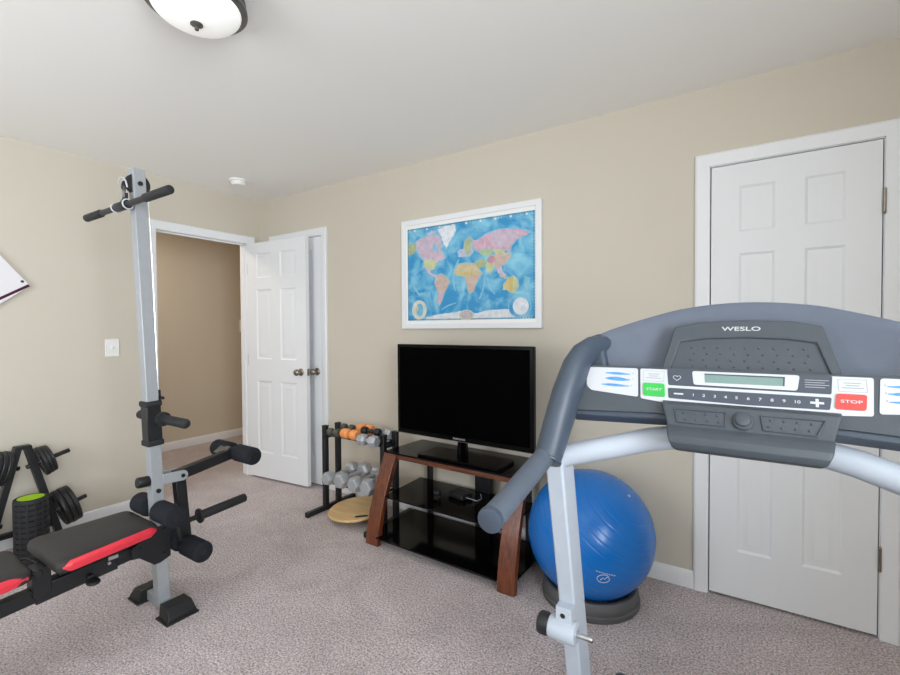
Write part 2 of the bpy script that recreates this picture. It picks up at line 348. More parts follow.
# closed closet door at the right of the picture
m = MB(); door_leaf(m, frame((D3[0]+0.003, -0.006, 0), (1,0,0), (0,0,1)), D3[1]-D3[0]-0.006, 0.014, 2.050, 0.006+0.03)
d = struct('door_3', m, 'door', smooth=25)
for z in (1.80, 1.04, 0.335): hinge(d, (4.132, -0.014, z))
# closed door behind the open one
m = MB(); door_leaf(m, frame((D2[0]+0.003, -0.006, 0), (1,0,0), (0,0,1)), D2[1]-D2[0]-0.006, 0.014, 2.048, 0.036)
d = struct('door_2', m, 'door', smooth=25)
knob(d, (0.725, -0.006, 0.945), (0,-1,0))
# open door to the hall, hinged at the left wall
hx, hy, fx, fy = 0.018, -0.166, 0.708, -0.103
dv = V(fx-hx, fy-hy, 0); dw = dv.length
m = MB(); door_leaf(m, frame((hx, hy, 0), dv, (0,0,1)), dw, 0.018, 2.040, 0.035)
d = struct('door_1', m, 'door', smooth=25)
dn = V(dv.y, -dv.x, 0).normalized()
kp = V(hx, hy, 0.945) + dv.normalized()*(dw-0.062)
knob(d, kp, dn); 
m = MB(); m.cyl(kp - dn*0.035, kp - dn*0.047, 0.03, 20); obj('door_knob', m, 'nickel', d)
m = MB(); ep = V(hx, hy, 0.945) + dv.normalized()*dw - dn*0.0175; m.box(ep, (0.003, 0.024, 0.056)); m.box(ep, (0.018, 0.010, 0.014)); obj('latch', m, 'nickel', d)
for z in (1.82, 1.03, 0.24): hinge(d, (0.010, -0.156, z))

# ------------------------------------------------------------------ wall and ceiling fittings
LC = (2.115, -1.685)
t = thing('ceiling_light', 'white glass dome ceiling light with dark bronze rim', 'ceiling light', (LC[0], LC[1], H)); ML = Matrix.Translation((LC[0], LC[1], 0))
m = MB(); m.lathe([(0.001, H), (0.138, H), (0.150, H-0.012), (0.153, H-0.028), (0.147, H-0.032), (0.149, H-0.042), (0.157, H-0.048), (0.158, H-0.060), (0.150, H-0.066), (0.130, H-0.066)], 48, ML); obj('rim', m, 'bronze', t)
m = MB(); m.lathe([(0.136, H-0.050)] + [(max(0.001, 0.138*math.cos(a)), H-0.064-0.056*math.sin(a)) for a in [PI/2*k/14 for k in range(15)]], 48, ML); obj('glass_dome', m, 'glow', t)
m = MB(); m.lathe([(0.001, H-0.114), (0.019, H-0.118), (0.020, H-0.123), (0.012, H-0.128), (0.006, H-0.131), (0.007, H-0.139), (0.001, H-0.143)], 24, ML); obj('finial', m, 'bronze', t)
t = thing('smoke_detector', 'round white smoke detector on ceiling near the corner', 'smoke detector', (0.40, -0.475, H))
m = MB(); m.lathe([(0.001, H), (0.066, H), (0.067, H-0.010), (0.062, H-0.014), (0.001, H-0.014)], 36, Matrix.Translation((0.40, -0.475, 0))); obj('base', m, 'plastic', t)
m = MB(); m.lathe([(0.001, H-0.013), (0.052, H-0.014), (0.052, H-0.030), (0.044, H-0.040), (0.001, H-0.042)], 36, Matrix.Translation((0.40, -0.475, 0))); obj('cover', m, 'plastic', t)
t = thing('light_switch', 'white toggle light switch plate on left wall', 'light switch', (0, -1.178, 1.173))
m = MB(); m.prism(rounded([(-0.041, -0.060), (0.041, -0.060), (0.041, 0.060), (-0.041, 0.060)], 0.006), frame((0, -1.178, 1.173), (0,1,0), (0,0,1)), 0, 0.006); obj('plate', m, 'plastic', t, bevel=0.002)
m = MB(); m.box((0.007, -1.178, 1.173), (0.004, 0.014, 0.028)); m.box((0.013, -1.178, 1.178), (0.014, 0.008, 0.011), Matrix.Rotation(-0.4, 3, 'Y')); obj('toggle', m, 'plastic', t, bevel=0.001)
t = thing('thermostat', 'small pale box on hall wall beside the open doorway', 'thermostat', (HX, 0.76, 1.34))
m = MB(); m.box((HX+0.014, 0.76, 1.34), (0.028, 0.11, 0.15)); obj('case', m, 'plastic', t, bevel=0.006)
m = MB(); m.box((HX+0.0285, 0.76, 1.36), (0.002, 0.06, 0.035)); obj('display', m, 'lcd', t)
# jersey
t = thing('jersey', 'white jersey with maroon sleeve stripe hung on left wall', 'jersey', (0.03, -2.05, 1.50))
def cloth(poly, x0, th, name, mt, parent, n=4):
    m = MB(); m.prism(poly, frame((x0, 0, 0), (0,1,0), (0,0,1)), 0, th); return obj(name, m, mt, parent, bevel=min(0.005, th*0.4))
body = [(-2.30, 1.05), (-1.81, 1.05), (-1.80, 1.44), (-1.775, 1.418), (-1.612, 1.556), (-1.606, 1.574), (-1.735, 1.742), (-1.88, 1.86), (-1.98, 1.895), (-2.06, 1.84), (-2.14, 1.895), (-2.24, 1.86), (-2.38, 1.742), (-2.506, 1.574), (-2.335, 1.418), (-2.31, 1.44)]
cloth(body, 0.006, 0.022, 'shirt_body', 'cloth', t)
def stripe(a, b, w, name, mt):
    a, b = Vector(a), Vector(b); u = (b-a).normalized(); n = V(-u.y, u.x, 0).to_2d() if False else Vector((-u.y, u.x))
    cloth([tuple(a-n*w), tuple(b-n*w), tuple(b+n*w), tuple(a+n*w)], 0.0275, 0.0016, name, mt, t)
stripe((-1.785, 1.452), (-1.6095, 1.5695), 0.0075, 'sleeve_stripe', 'maroon')
stripe((-2.325, 1.452), (-2.5025, 1.5695), 0.0075, 'sleeve_stripe', 'maroon')
m = MB(); m.prism(ell(-1.640, 1.590, 0.008, 0.008), frame((0.0275, 0, 0), (0,1,0), (0,0,1)), 0, 0.0012); obj('sleeve_badge', m, 'maroon', t)
m = MB(); m.tube([(0.017, -1.98, 1.895), (0.03, -2.02, 1.855), (0.034, -2.06, 1.838), (0.03, -2.10, 1.855), (0.017, -2.14, 1.895)], 0.008, 10); obj('collar', m, 'maroon', t)

# ------------------------------------------------------------------ framed map
mx0, mx1, mz0, mz1 = 1.630, 2.673, 1.292, 2.046
t = thing('framed_map', 'large white framed world map above the television', 'picture', ((mx0+mx1)/2, 0, (mz0+mz1)/2))
sx0, sx1, sz0, sz1 = 1.6804, 2.6290, 1.3492, 1.9853
m = MB(); m.ring([(mx0, mz0), (mx1, mz0), (mx1, mz1), (mx0, mz1)], [(mx0+0.036, mz0+0.036), (mx1-0.036, mz0+0.036), (mx1-0.036, mz1-0.036), (mx0+0.036, mz1-0.036)], FR, 0.0, 0.022); obj('frame', m, 'trim', t, bevel=0.003)
m = MB(); m.b2((mx0+0.02, -0.001, mz0+0.02), (mx1-0.02, -0.011, mz1-0.02)); obj('mount', m, 'plastic', t)
mapm = dict(pink=(194, 176, 194), rose=(200, 164, 184), lilac=(176, 182, 204), yellow=(188, 194, 150), olive=(168, 178, 140), sand=(196, 184, 150), orange=(200, 182, 120), salmon=(194, 172, 162), green=(164, 186, 150), snow=(214, 220, 228), red=(188, 140, 152), cream=(204, 206, 192), ice=(128, 186, 210), ink=(74, 82, 94))
for k, c in mapm.items(): M['map_'+k] = mat('map_ink_'+k, c, 0.6, var=0.13, vscale=40)
slots = ['ocean'] + ['map_'+k for k in mapm]
ix = {s: i for i, s in enumerate(slots)}
m = MB(); m.mi = 0; FM = frame((sx0, -0.0112, sz0), (1,0,0), (0,0,1)); MW, MH = sx1-sx0, sz1-sz0
m.prism([(0,0), (MW,0), (MW,MH), (0,MH)], FM, 0, 0.0008)
land = [('antarctica','snow',[(0.172,0.036),(0.286,0.063),(0.385,0.074),(0.453,0.091),(0.575,0.063),(0.665,0.088),(0.828,0.093),(0.918,0.022),(0.982,0.004),(0.385,0.006),(0.172,0.006)]),
('canada','pink',[(0.08,0.851),(0.155,0.894),(0.218,0.904),(0.29,0.876),(0.3,0.815),(0.313,0.769),(0.289,0.748),(0.313,0.707),(0.333,0.663),(0.299,0.623),(0.264,0.615),(0.217,0.638),(0.154,0.647),(0.112,0.703),(0.08,0.779)]),
('bay','ice',[(0.225,0.80),(0.262,0.80),(0.272,0.75),(0.255,0.715),(0.232,0.745)]),
('arctic','lilac',[(0.166,0.93),(0.219,0.954),(0.26,0.939),(0.253,0.897),(0.198,0.897)]),
('alaska','olive',[(0.003,0.843),(0.08,0.843),(0.08,0.779),(0.058,0.731),(0.009,0.717)]),
('usa','yellow',[(0.139,0.649),(0.217,0.646),(0.268,0.614),(0.252,0.574),(0.243,0.543),(0.196,0.54),(0.154,0.578)]),
('mexico','pink',[(0.154,0.578),(0.196,0.54),(0.216,0.503),(0.251,0.479),(0.267,0.448),(0.243,0.46),(0.195,0.498),(0.164,0.539)]),
('southam','salmon',[(0.259,0.466),(0.298,0.479),(0.338,0.451),(0.367,0.399),(0.351,0.346),(0.327,0.299),(0.311,0.238),(0.296,0.189),(0.282,0.158),(0.262,0.184),(0.266,0.253),(0.263,0.329),(0.242,0.393)]),
('argentina','pink',[(0.29,0.30),(0.322,0.29),(0.311,0.238),(0.296,0.189),(0.282,0.158),(0.266,0.184),(0.27,0.253)]),
('greenland','snow',[(0.27,0.954),(0.32,0.977),(0.413,0.976),(0.42,0.909),(0.389,0.854),(0.359,0.786),(0.343,0.745),(0.32,0.805),(0.3,0.882)]),
('europe','lilac',[(0.484,0.718),(0.488,0.785),(0.522,0.831),(0.55,0.815),(0.55,0.72),(0.562,0.683),(0.531,0.64),(0.484,0.642),(0.446,0.647),(0.437,0.701),(0.465,0.721)]),
('scandinavia','olive',[(0.488,0.785),(0.526,0.831),(0.55,0.803),(0.54,0.71),(0.525,0.66),(0.499,0.673)]),
('russia','rose',[(0.55,0.808),(0.596,0.784),(0.667,0.841),(0.754,0.864),(0.855,0.852),(0.936,0.822),(0.964,0.795),(0.92,0.774),(0.871,0.749),(0.838,0.699),(0.83,0.644),(0.771,0.675),(0.719,0.678),(0.649,0.705),(0.604,0.677),(0.563,0.718)]),
('siberia','pink',[(0.70,0.84),(0.754,0.855),(0.85,0.84),(0.92,0.80),(0.86,0.74),(0.82,0.69),(0.75,0.69),(0.70,0.73)]),
('kazakh','green',[(0.595,0.678),(0.649,0.701),(0.716,0.679),(0.702,0.628),(0.631,0.626)]),
('mongolia','yellow',[(0.716,0.672),(0.788,0.673),(0.796,0.631),(0.737,0.616)]),
('china','salmon',[(0.676,0.616),(0.716,0.626),(0.796,0.631),(0.83,0.644),(0.838,0.598),(0.801,0.535),(0.753,0.5),(0.702,0.536),(0.667,0.575)]),
('tibet','red',[(0.676,0.616),(0.719,0.614),(0.728,0.556),(0.693,0.544),(0.667,0.575)]),
('india','yellow',[(0.649,0.566),(0.693,0.544),(0.719,0.511),(0.693,0.457),(0.679,0.442),(0.658,0.507)]),
('seasia','pink',[(0.728,0.51),(0.77,0.505),(0.779,0.459),(0.804,0.417),(0.77,0.414),(0.745,0.451)]),
('islands','sand',[(0.753,0.432),(0.804,0.404),(0.829,0.392),(0.804,0.386),(0.762,0.408)]),
('mideast','olive',[(0.568,0.576),(0.64,0.602),(0.661,0.553),(0.649,0.526),(0.622,0.516),(0.598,0.495),(0.577,0.535)]),
('nafrica','sand',[(0.411,0.499),(0.446,0.568),(0.503,0.573),(0.567,0.56),(0.586,0.527),(0.613,0.477),(0.627,0.457),(0.585,0.445),(0.502,0.441),(0.426,0.456)]),
('sahel','orange',[(0.43,0.47),(0.50,0.48),(0.56,0.475),(0.585,0.445),(0.502,0.441),(0.43,0.455)]),
('safrica','salmon',[(0.493,0.449),(0.585,0.445),(0.627,0.457),(0.603,0.408),(0.58,0.351),(0.565,0.293),(0.535,0.264),(0.517,0.297),(0.502,0.382)]),
('australia','orange',[(0.787,0.333),(0.821,0.393),(0.854,0.406),(0.883,0.369),(0.89,0.313),(0.87,0.259),(0.837,0.25),(0.812,0.281),(0.783,0.283)]),
('eastaus','yellow',[(0.851,0.404),(0.857,0.41),(0.883,0.369),(0.89,0.313),(0.87,0.259),(0.85,0.251)])]
def place(pl): return [(x*MW, y*MH) for x, y in pl]
def coast(pl, amp=0.006):
    out = []
    for (x0, y0), (x1, y1) in zip(pl, pl[1:]+pl[:1]):
        for k in range(4):
            q = k/4; a = amp if k else amp*0.3; out.append((min(.996, max(.004, x0+(x1-x0)*q + random.uniform(-a, a))), min(.996, max(.004, y0+(y1-y0)*q + random.uniform(-a, a)*1.3))))
    return out
# pale shelf seas around the land, ridges in the ocean
for k, (n, c, pl) in enumerate(land):
    cx = sum(p[0] for p in pl)/len(pl); cy = sum(p[1] for p in pl)/len(pl)
    if n in ('canada', 'southam', 'russia', 'nafrica', 'safrica', 'australia', 'greenland', 'china', 'europe', 'seasia', 'antarctica'):
        m.mi = ix['map_ice']; m.prism([(min(.995, max(.005, cx+(x-cx)*1.10))*MW, min(.995, max(.005, cy+(y-cy)*1.10))*MH) for x, y in pl], FM, 0.0006, 0.00095+k*0.00001)
    m.mi = ix['map_'+c]; m.prism(place(coast(pl)), FM, 0.0006, 0.0013+k*0.00003)
m.mi = ix['map_ice']
for pl in ([(0.44,0.62),(0.40,0.52),(0.39,0.40),(0.41,0.30),(0.42,0.30),(0.405,0.40),(0.415,0.52),(0.45,0.62)], [(0.66,0.40),(0.68,0.30),(0.72,0.24),(0.725,0.25),(0.69,0.31),(0.67,0.41)], [(0.64,0.42),(0.63,0.30),(0.60,0.20),(0.61,0.20),(0.64,0.30),(0.65,0.42)], [(0.06,0.38),(0.10,0.30),(0.16,0.30),(0.17,0.27),(0.10,0.27),(0.05,0.36)], [(0.30,0.12),(0.36,0.16),(0.42,0.18),(0.42,0.17),(0.36,0.145),(0.30,0.105)], [(0.93,0.40),(0.97,0.38),(0.96,0.28),(0.94,0.24),(0.92,0.30)]): m.prism(place(pl), FM, 0.0006, 0.0012)
# corner globes and cartouche
def disc(c, cx, cy, rx, ry, h): m.mi = ix['map_'+c] if c != 'ocean' else 0; m.prism(place(ell(cx, cy, rx, ry)), FM, 0.0006, h)
disc('cream', 0.104, 0.115, 0.066, 0.105, 0.0024); disc('ocean', 0.108, 0.115, 0.032, 0.070, 0.0026); disc('sand', 0.085, 0.13, 0.012, 0.03, 0.0028)
disc('ice', 0.897, 0.121, 0.080, 0.112, 0.0024); disc('ocean', 0.897, 0.121, 0.074, 0.104, 0.0026); disc('snow', 0.905, 0.118, 0.055, 0.080, 0.0028)
disc('cream', 0.504, 0.048, 0.060, 0.052, 0.0024); disc('green', 0.504, 0.048, 0.050, 0.042, 0.0026); disc('pink', 0.504, 0.048, 0.042, 0.034, 0.0028)
m.mi = ix['map_ink']
for k in range(52):
    x = (k+0.25)/52
    for y in (0.006, 0.985): m.prism([(x*MW, y*MH), ((x+0.0095)*MW, y*MH), ((x+0.0095)*MW, (y+0.009)*MH), (x*MW, (y+0.009)*MH)], FM, 0.0006, 0.0022)
for k in range(34):
    y = (k+0.25)/34
    for x in (0.0035, 0.991): m.prism([(x*MW, y*MH), ((x+0.005)*MW, y*MH), ((x+0.005)*MW, (y+0.014)*MH), (x*MW, (y+0.014)*MH)], FM, 0.0006, 0.0022)
m.mi = ix['map_snow']
for k in range(9): x = 0.06+k*0.11; m.prism([(x*MW, 0.965*MH), ((x+0.014)*MW, 0.965*MH), ((x+0.014)*MW, 0.985*MH), (x*MW, 0.985*MH)], FM, 0.0006, 0.0020)
obj('map_sheet', m, slots, t, smooth=0)

# ------------------------------------------------------------------ television and stand
t = thing('tv_stand', 'cherry wood and black glass television stand with curved legs', 'tv stand', (0,0,0)); tvs = t
for s in (-1, 1):
    m = MB(); m.rect([(s*0.439+0.008, -0.055, 0.512), (s*0.440+0.008, -0.085, 0.45), (s*0.442+0.008, -0.125, 0.36), (s*0.444+0.008, -0.158, 0.27), (s*0.446+0.008, -0.185, 0.18), (s*0.447+0.008, -0.205, 0.09), (s*0.448+0.008, -0.217, 0.0)], 0.096, 0.036, up=(0,-1,0.01)); obj('leg', m, 'cherry', t, bevel=0.004, local=True, label='curved cherry wood leg')
    m = MB(); m.rect([(s*0.430, -0.03, 0.494), (s*0.430, 0.255, 0.494)], 0.03, 0.036, up=(0,0,1)); obj('side_rail', m, 'blk', t, bevel=0.002, local=True)
    m = MB(); m.rect([(s*0.36, 0.245, 0.50), (s*0.36, 0.245, 0.0)], 0.03, 0.03, up=(0,1,0)); obj('rear_post', m, 'blk', t, bevel=0.002, local=True)
m = MB(); m.b2((-0.41, -0.067, 0.486), (0.41, -0.038, 0.515)); obj('front_rail', m, 'cherryx', t, bevel=0.003, local=True)
Fz = Matrix.Identity(4)
m = MB(); m.prism(rounded([(-0.475, -0.080), (0.475, -0.080), (0.46, 0.285), (-0.46, 0.285)], 0.02), Matrix.Translation((0,0,0.518)), 0, 0.010); obj('top_shelf', m, 'glassblk', t, bevel=0.002, local=True)
m = MB(); m.prism(rounded([(-0.402, -0.170), (0.402, -0.170), (0.435, 0.235), (-0.435, 0.235)], 0.01), Matrix.Translation((0,0,0.276)), 0, 0.008); obj('middle_shelf', m, 'glassblk', t, bevel=0.002, local=True)
m = MB(); m.prism([(-0.405, -0.235), (0.405, -0.235), (0.405, -0.175), (0.49, -0.175), (0.485, 0.225), (-0.485, 0.225), (-0.49, -0.175), (-0.405, -0.175)], Matrix.Translation((0,0,0.048)), 0, 0.010); obj('bottom_shelf', m, 'glassblk', t, bevel=0.002, local=True)
for s in (-1, 1):
    m = MB(); m.cyl((s*0.30, 0.05, 0.048), (s*0.30, 0.05, 0.0), 0.02, 16); obj('foot', m, 'blkpl', t, local=True)
m = MB(); m.b2((0.01, 0.215, 0.06), (0.115, 0.262, 0.518)); obj('rear_column', m, 'blk', t, bevel=0.004, local=True)
t.location = (2.248, -0.312, 0); t.rotation_euler.z = math.radians(-1.5)
t = thing('television', 'large black flat television standing on the wood and glass stand', 'television', (0,0,0))
m = MB(); m.prism(rounded([(-0.466, 0.110), (0.466, 0.110), (0.466, 0.669), (-0.466, 0.669)], 0.008), frame((0,0,0), (1,0,0), (0,0,1)), -0.004, 0.026); obj('bezel', m, 'tvblk', t, bevel=0.003, local=True)
m = MB(); m.prism([(-0.38, 0.17), (0.38, 0.17), (0.36, 0.60), (-0.36, 0.60)], frame((0,0,0), (1,0,0), (0,0,1)), -0.045, -0.004); obj('rear_housing', m, 'blkpl', t, bevel=0.01, local=True)
m = MB(); m.b2((-0.444, -0.0275, 0.138), (0.444, -0.0255, 0.650)); obj('screen', m, 'screen', t, local=True)
m = MB(); m.b2((-0.466, -0.0268, 0.110), (0.466, -0.024, 0.1125)); obj('bottom_trim', m, 'bronze', t, local=True)
lettering('lettering', 'SAMSUNG', 0.015, frame((0.0, -0.0268, 0.125), (1,0,0), (0,0,1)), 'greyp', t, 1.25, local=True)
m = MB(); m.prism([(-0.035, 0.014), (0.035, 0.014), (0.030, 0.12), (-0.030, 0.12)], frame((0,0,0), (1,0,0), (0,0,1)), -0.022, -0.004); m.cyl((0, -0.012, 0.018), (0, -0.012, 0.115), 0.012, 16); obj('neck', m, 'tvblk', t, bevel=0.002, local=True)
m = MB(); m.prism(rounded([(-0.285, -0.105), (0.285, -0.105), (0.275, 0.105), (-0.275, 0.105)], 0.03), Matrix.Translation((0.012, 0.018, 0)), 0.0, 0.016); obj('base', m, 'tvblk', t, bevel=0.004, local=True)
t.location = (2.285, -0.285, 0.528); t.rotation_euler.z = math.radians(-1.5)
t = thing('media_player', 'flat black media box with thin cable on the middle glass shelf', 'media player', (2.245, -0.235, 0.284))
m = MB(); m.box((2.245, -0.235, 0.300), (0.12, 0.09, 0.028), Matrix.Rotation(-0.25, 3, 'Z')); obj('case', m, 'blkpl', t, bevel=0.006)
m = MB(); m.box((2.245, -0.235, 0.3145), (0.11, 0.08, 0.002), Matrix.Rotation(-0.25, 3, 'Z')); obj('lid', m, 'iron', t)
m = MB(); m.tube([(2.30, -0.26, 0.30), (2.34, -0.275, 0.305), (2.365, -0.25, 0.29), (2.37, -0.20, 0.288), (2.33, -0.14, 0.288)], 0.003, 8); obj('cable', m, 'greyp', t)
t = thing('webcam', 'small black camera puck left of the media box on middle shelf', 'webcam', (2.135, -0.32, 0.284))
m = MB(); m.lathe([(0.001, 0), (0.020, 0), (0.020, 0.006), (0.006, 0.010), (0.006, 0.02)], 20, Matrix.Translation((2.135, -0.32, 0.284))); obj('base', m, 'blkpl', t)
m = MB(); m.rcyl((2.115, -0.32, 0.314), (2.155, -0.32, 0.314), 0.014, 0.004); obj('body', m, 'blkpl', t)

# ------------------------------------------------------------------ dumbbell rack and dumbbells
t = thing('dumbbell_rack', 'black steel two tier dumbbell rack beside the television stand', 'dumbbell rack', (1.44, -0.25, 0))
for x, s in ((1.155, 1), (1.705, -1)):
    m = MB(); m.rect([(x, -0.485, 0.017), (x, -0.030, 0.017)], 0.030, 0.034, up=(0,0,1)); obj('foot', m, 'blk', t, bevel=0.003)
    for y in (-0.31, -0.19):
        m = MB(); m.rect([(x, y, 0.03), (x, y, 0.600)], 0.034, 0.034, up=(0,1,0)); p = obj('post', m, 'blk', t, bevel=0.003)
        m = MB(); m.box((x, y, 0.601), (0.037, 0.037, 0.012)); obj('end_cap', m, 'blkpl', p, bevel=0.003)
    m = MB(); m.box((x, -0.25, 0.525), (0.022, 0.10, 0.022)); obj('cross_piece', m, 'blk', t, bevel=0.002)
    m = MB(); m.box((x+s*0.020, -0.262, 0.214), (0.010, 0.190, 0.016)); obj('tray_bracket', m, 'blk', t)
    m = MB(); m.box((x+s*0.020, -0.255, 0.537), (0.010, 0.155, 0.014)); obj('tray_bracket', m, 'blk', t)
for y, z in ((-0.345, 0.219), (-0.180, 0.225), (-0.329, 0.5455), (-0.200, 0.5455)):
    m = MB(); m.box((1.43, y, z), (0.54, 0.012, 0.008)); obj('rail', m, 'blk', t)
def dumbbell(name, c, ax, L, hr, hl, n, mh, mhand, label, group, hand_r=0.013, roll=0.0):
    """c: centre, ax: axis direction, L: overall length, hr: head radius, hl: head length, n: head sides"""
    c = Vector(c); ax = Vector(ax).normalized(); t = thing(name, label, 'dumbbell', c, group)
    Fm = axis_frame(c, ax, (0,0,1)) @ Matrix.Rotation(roll, 4, 'Z')
    for s in (-1, 1):
        a, b = s*(L/2-hl), s*L/2; k = 0.22*hl*s
        m = MB(); m.lathe([(hr*0.72, a), (hr, a+k), (hr, b-k), (hr*0.80, b)], n, Fm); obj('head', m, mh, t, bevel=0.002 if n < 10 else 0, smooth=30)
    m = MB(); m.lathe([(hand_r*0.85, -L/2+hl*0.6), (hand_r, -L/2+hl), (hand_r*1.12, 0), (hand_r, L/2-hl), (hand_r*0.85, L/2-hl*0.6)], 16, Fm); obj('handle', m, mhand, t)
    return t
G = 'dumbbells on the two tier rack'
H6 = PI/6
YA = (-0.03, 1, 0.045)
for x, r, nm, lb, mt in ((1.262, 0.047, 'hex', 'grey hex dumbbell on the lower tier, leftmost beside the black posts', 'hexgrey'), (1.385, 0.055, 'hex', 'grey hex dumbbell second from left on the lower tier, long handle showing', 'hexgrey'),
                     (1.513, 0.053, 'hex', 'grey hex dumbbell third from left on the lower tier', 'hexgrey'), (1.628, 0.056, 'hex', 'grey hex dumbbell on the lower tier nearest the curved wood leg', 'hexgrey')):
    dumbbell('hex_dumbbell', (x+0.006, -0.270, 0.231+r*0.866), YA, 0.300, r, 0.080, 6, mt, 'hexgrey', lb, G, 0.015, H6)
XA = (1, 0.0, 0)
dumbbell('dumbbell', (1.285, -0.345, 0.551+0.027), XA, 0.11, 0.027, 0.042, 12, 'olive', 'olive', 'small dark mottled dumbbell at left end of the top front row', G)
dumbbell('dumbbell', (1.275, -0.205, 0.551+0.030), XA, 0.12, 0.029, 0.045, 12, 'olive', 'blkpl', 'small dark green dumbbell at back of the top tier, left of rear orange one', G)
dumbbell('dumbbell', (1.440, -0.345, 0.551+0.033), XA, 0.145, 0.034, 0.064, 16, 'orange', 'orange', 'orange dumbbell in front row of the top tier', G)
dumbbell('dumbbell', (1.440, -0.195, 0.551+0.038), XA, 0.135, 0.038, 0.062, 16, 'orange', 'orange', 'orange dumbbell at back of the top tier behind the black one', G)
dumbbell('dumbbell', (1.560, -0.268, 0.551+0.052), XA, 0.160, 0.028, 0.045, 8, 'blkpl', 'blkpl', 'black dumbbell lying between the orange and grey ones on top tier', G)
dumbbell('hex_dumbbell', (1.626, -0.370, 0.551+0.020), XA, 0.158, 0.040, 0.064, 6, 'hexgrey', 'hexgrey', 'grey hex dumbbell at right end of the top front row', G, roll=H6)
dumbbell('hex_dumbbell', (1.616, -0.200, 0.551+0.033), XA, 0.136, 0.037, 0.052, 6, 'hexgrey', 'hexgrey', 'small grey hex dumbbell at back right of the top tier', G, roll=H6)
# balance board
t = thing('balance_board', 'round birch balance board on carpet under the dumbbell rack', 'balance board', (1.43, -0.31, 0))
Fb = Matrix.Translation((1.448, -0.295, 0.054)) @ Matrix.Rotation(math.radians(4), 4, 'X') @ Matrix.Rotation(math.radians(-2), 4, 'Y')
m = MB(); m.lathe([(0.001, 0), (0.188, 0), (0.193, 0.005), (0.193, 0.012), (0.188, 0.017), (0.001, 0.017)], 64, Fb); obj('disc', m, 'birch', t)
m = MB(); m.prism(rounded([(-0.042, -0.013), (0.042, -0.013), (0.042, 0.013), (-0.042, 0.013)], 0.009), Fb @ Matrix.Translation((0.125, -0.085, 0)) @ Matrix.Rotation(math.radians(35), 4, 'Z'), 0.0165, 0.0178); obj('handle_slot', m, 'blkpl', t)
m = MB(); m.lathe([(0.001, -0.053), (0.03, -0.050), (0.06, -0.036), (0.075, -0.012), (0.078, 0.0)], 32, Matrix.Translation((1.448, -0.295, 0.054))); obj('dome', m, 'blkpl', t)

# ------------------------------------------------------------------ exercise ball on its base
bc = V(3.042, -0.335, 0.309); br = 0.292
t = thing('exercise_ball', 'blue exercise ball sitting on grey ring base', 'exercise ball', (bc.x, bc.y, 0.02))
m = MB(); AX = V(0.639, -0.124, 0.759).normalized(); Fq = axis_frame(bc, AX)
prof = []
N = 220
for i in range(N+1):
    a = PI*i/N; g = 0.0
    if 0.12*N < i < 0.88*N and i % 9 == 0: g = 0.0016
    prof.append((max(1e-4, (br-g)*math.sin(a)), -(br-g)*math.cos(a)))
m.lathe(prof, 96, Fq); obj('ball_skin', m, 'blue', t, smooth=60)
m = MB(); pv = (V(3.6634, -2.5088, 1.2935)-bc); pl = V(0.639, -0.124, 0.759).normalized(); m.lathe([(0.001, 0.0), (0.007, 0.0), (0.007, 0.003), (0.001, 0.0035)], 16, axis_frame(bc+pl*(br-0.001), pl)); obj('plug', m, 'white', t)
def on_ball(d):  # frame tangent to the ball, up-ish
    z = Vector(d).normalized(); x = V(0,0,1).cross(z).normalized(); y = z.cross(x); o = bc + z*br
    return Matrix(((x.x, y.x, z.x, o.x), (x.y, y.y, z.y, o.y), (x.z, y.z, z.z, o.z), (0,0,0,1)))
FB = on_ball((0.470, -0.855, -0.210))
def curve_on_ball(m, pts, r):
    P = []
    for x, y in pts:
        q = FB @ V(x, y, 0); q = bc + (q-bc).normalized()*(br+0.0004); P.append(q)
    m.tube(P, r, 6)
m = MB(); curve_on_ball(m, [(0.026*math.cos(k*2*PI/24)-0.008, 0.020*math.sin(k*2*PI/24)-0.012) for k in range(2, 25)], 0.0016)
curve_on_ball(m, [(-0.020, -0.018), (-0.008, -0.006), (-0.004, -0.016), (0.006, -0.002), (0.018, -0.012)], 0.0018)
for k in range(8):
    a = -0.040 + k*0.0105; b = 0.024 - 0.25*(a+0.04)
    curve_on_ball(m, [(a, b), (a+0.0072, b-0.0018)], 0.0017)
obj('printed_emblem', m, 'white', t)
tb = thing('ball_base', 'round dark grey ring base on carpet under the blue ball', 'ball stand', (bc.x, bc.y, 0))
m = MB(); prof = [(0.150, 0.0), (0.222, 0.0), (0.226, 0.006), (0.226, 0.024), (0.220, 0.029), (0.222, 0.040), (0.219, 0.064), (0.210, 0.078), (0.200, 0.080), (0.189, 0.074), (0.170, 0.056), (0.150, 0.050)]
rings = [[V(bc.x + r*math.cos(2*PI*k/64), bc.y + r*math.sin(2*PI*k/64), z) for k in range(64)] for r, z in prof + [prof[0]]]
m.loft(rings, caps=False); obj('ring', m, 'ballbase', tb)

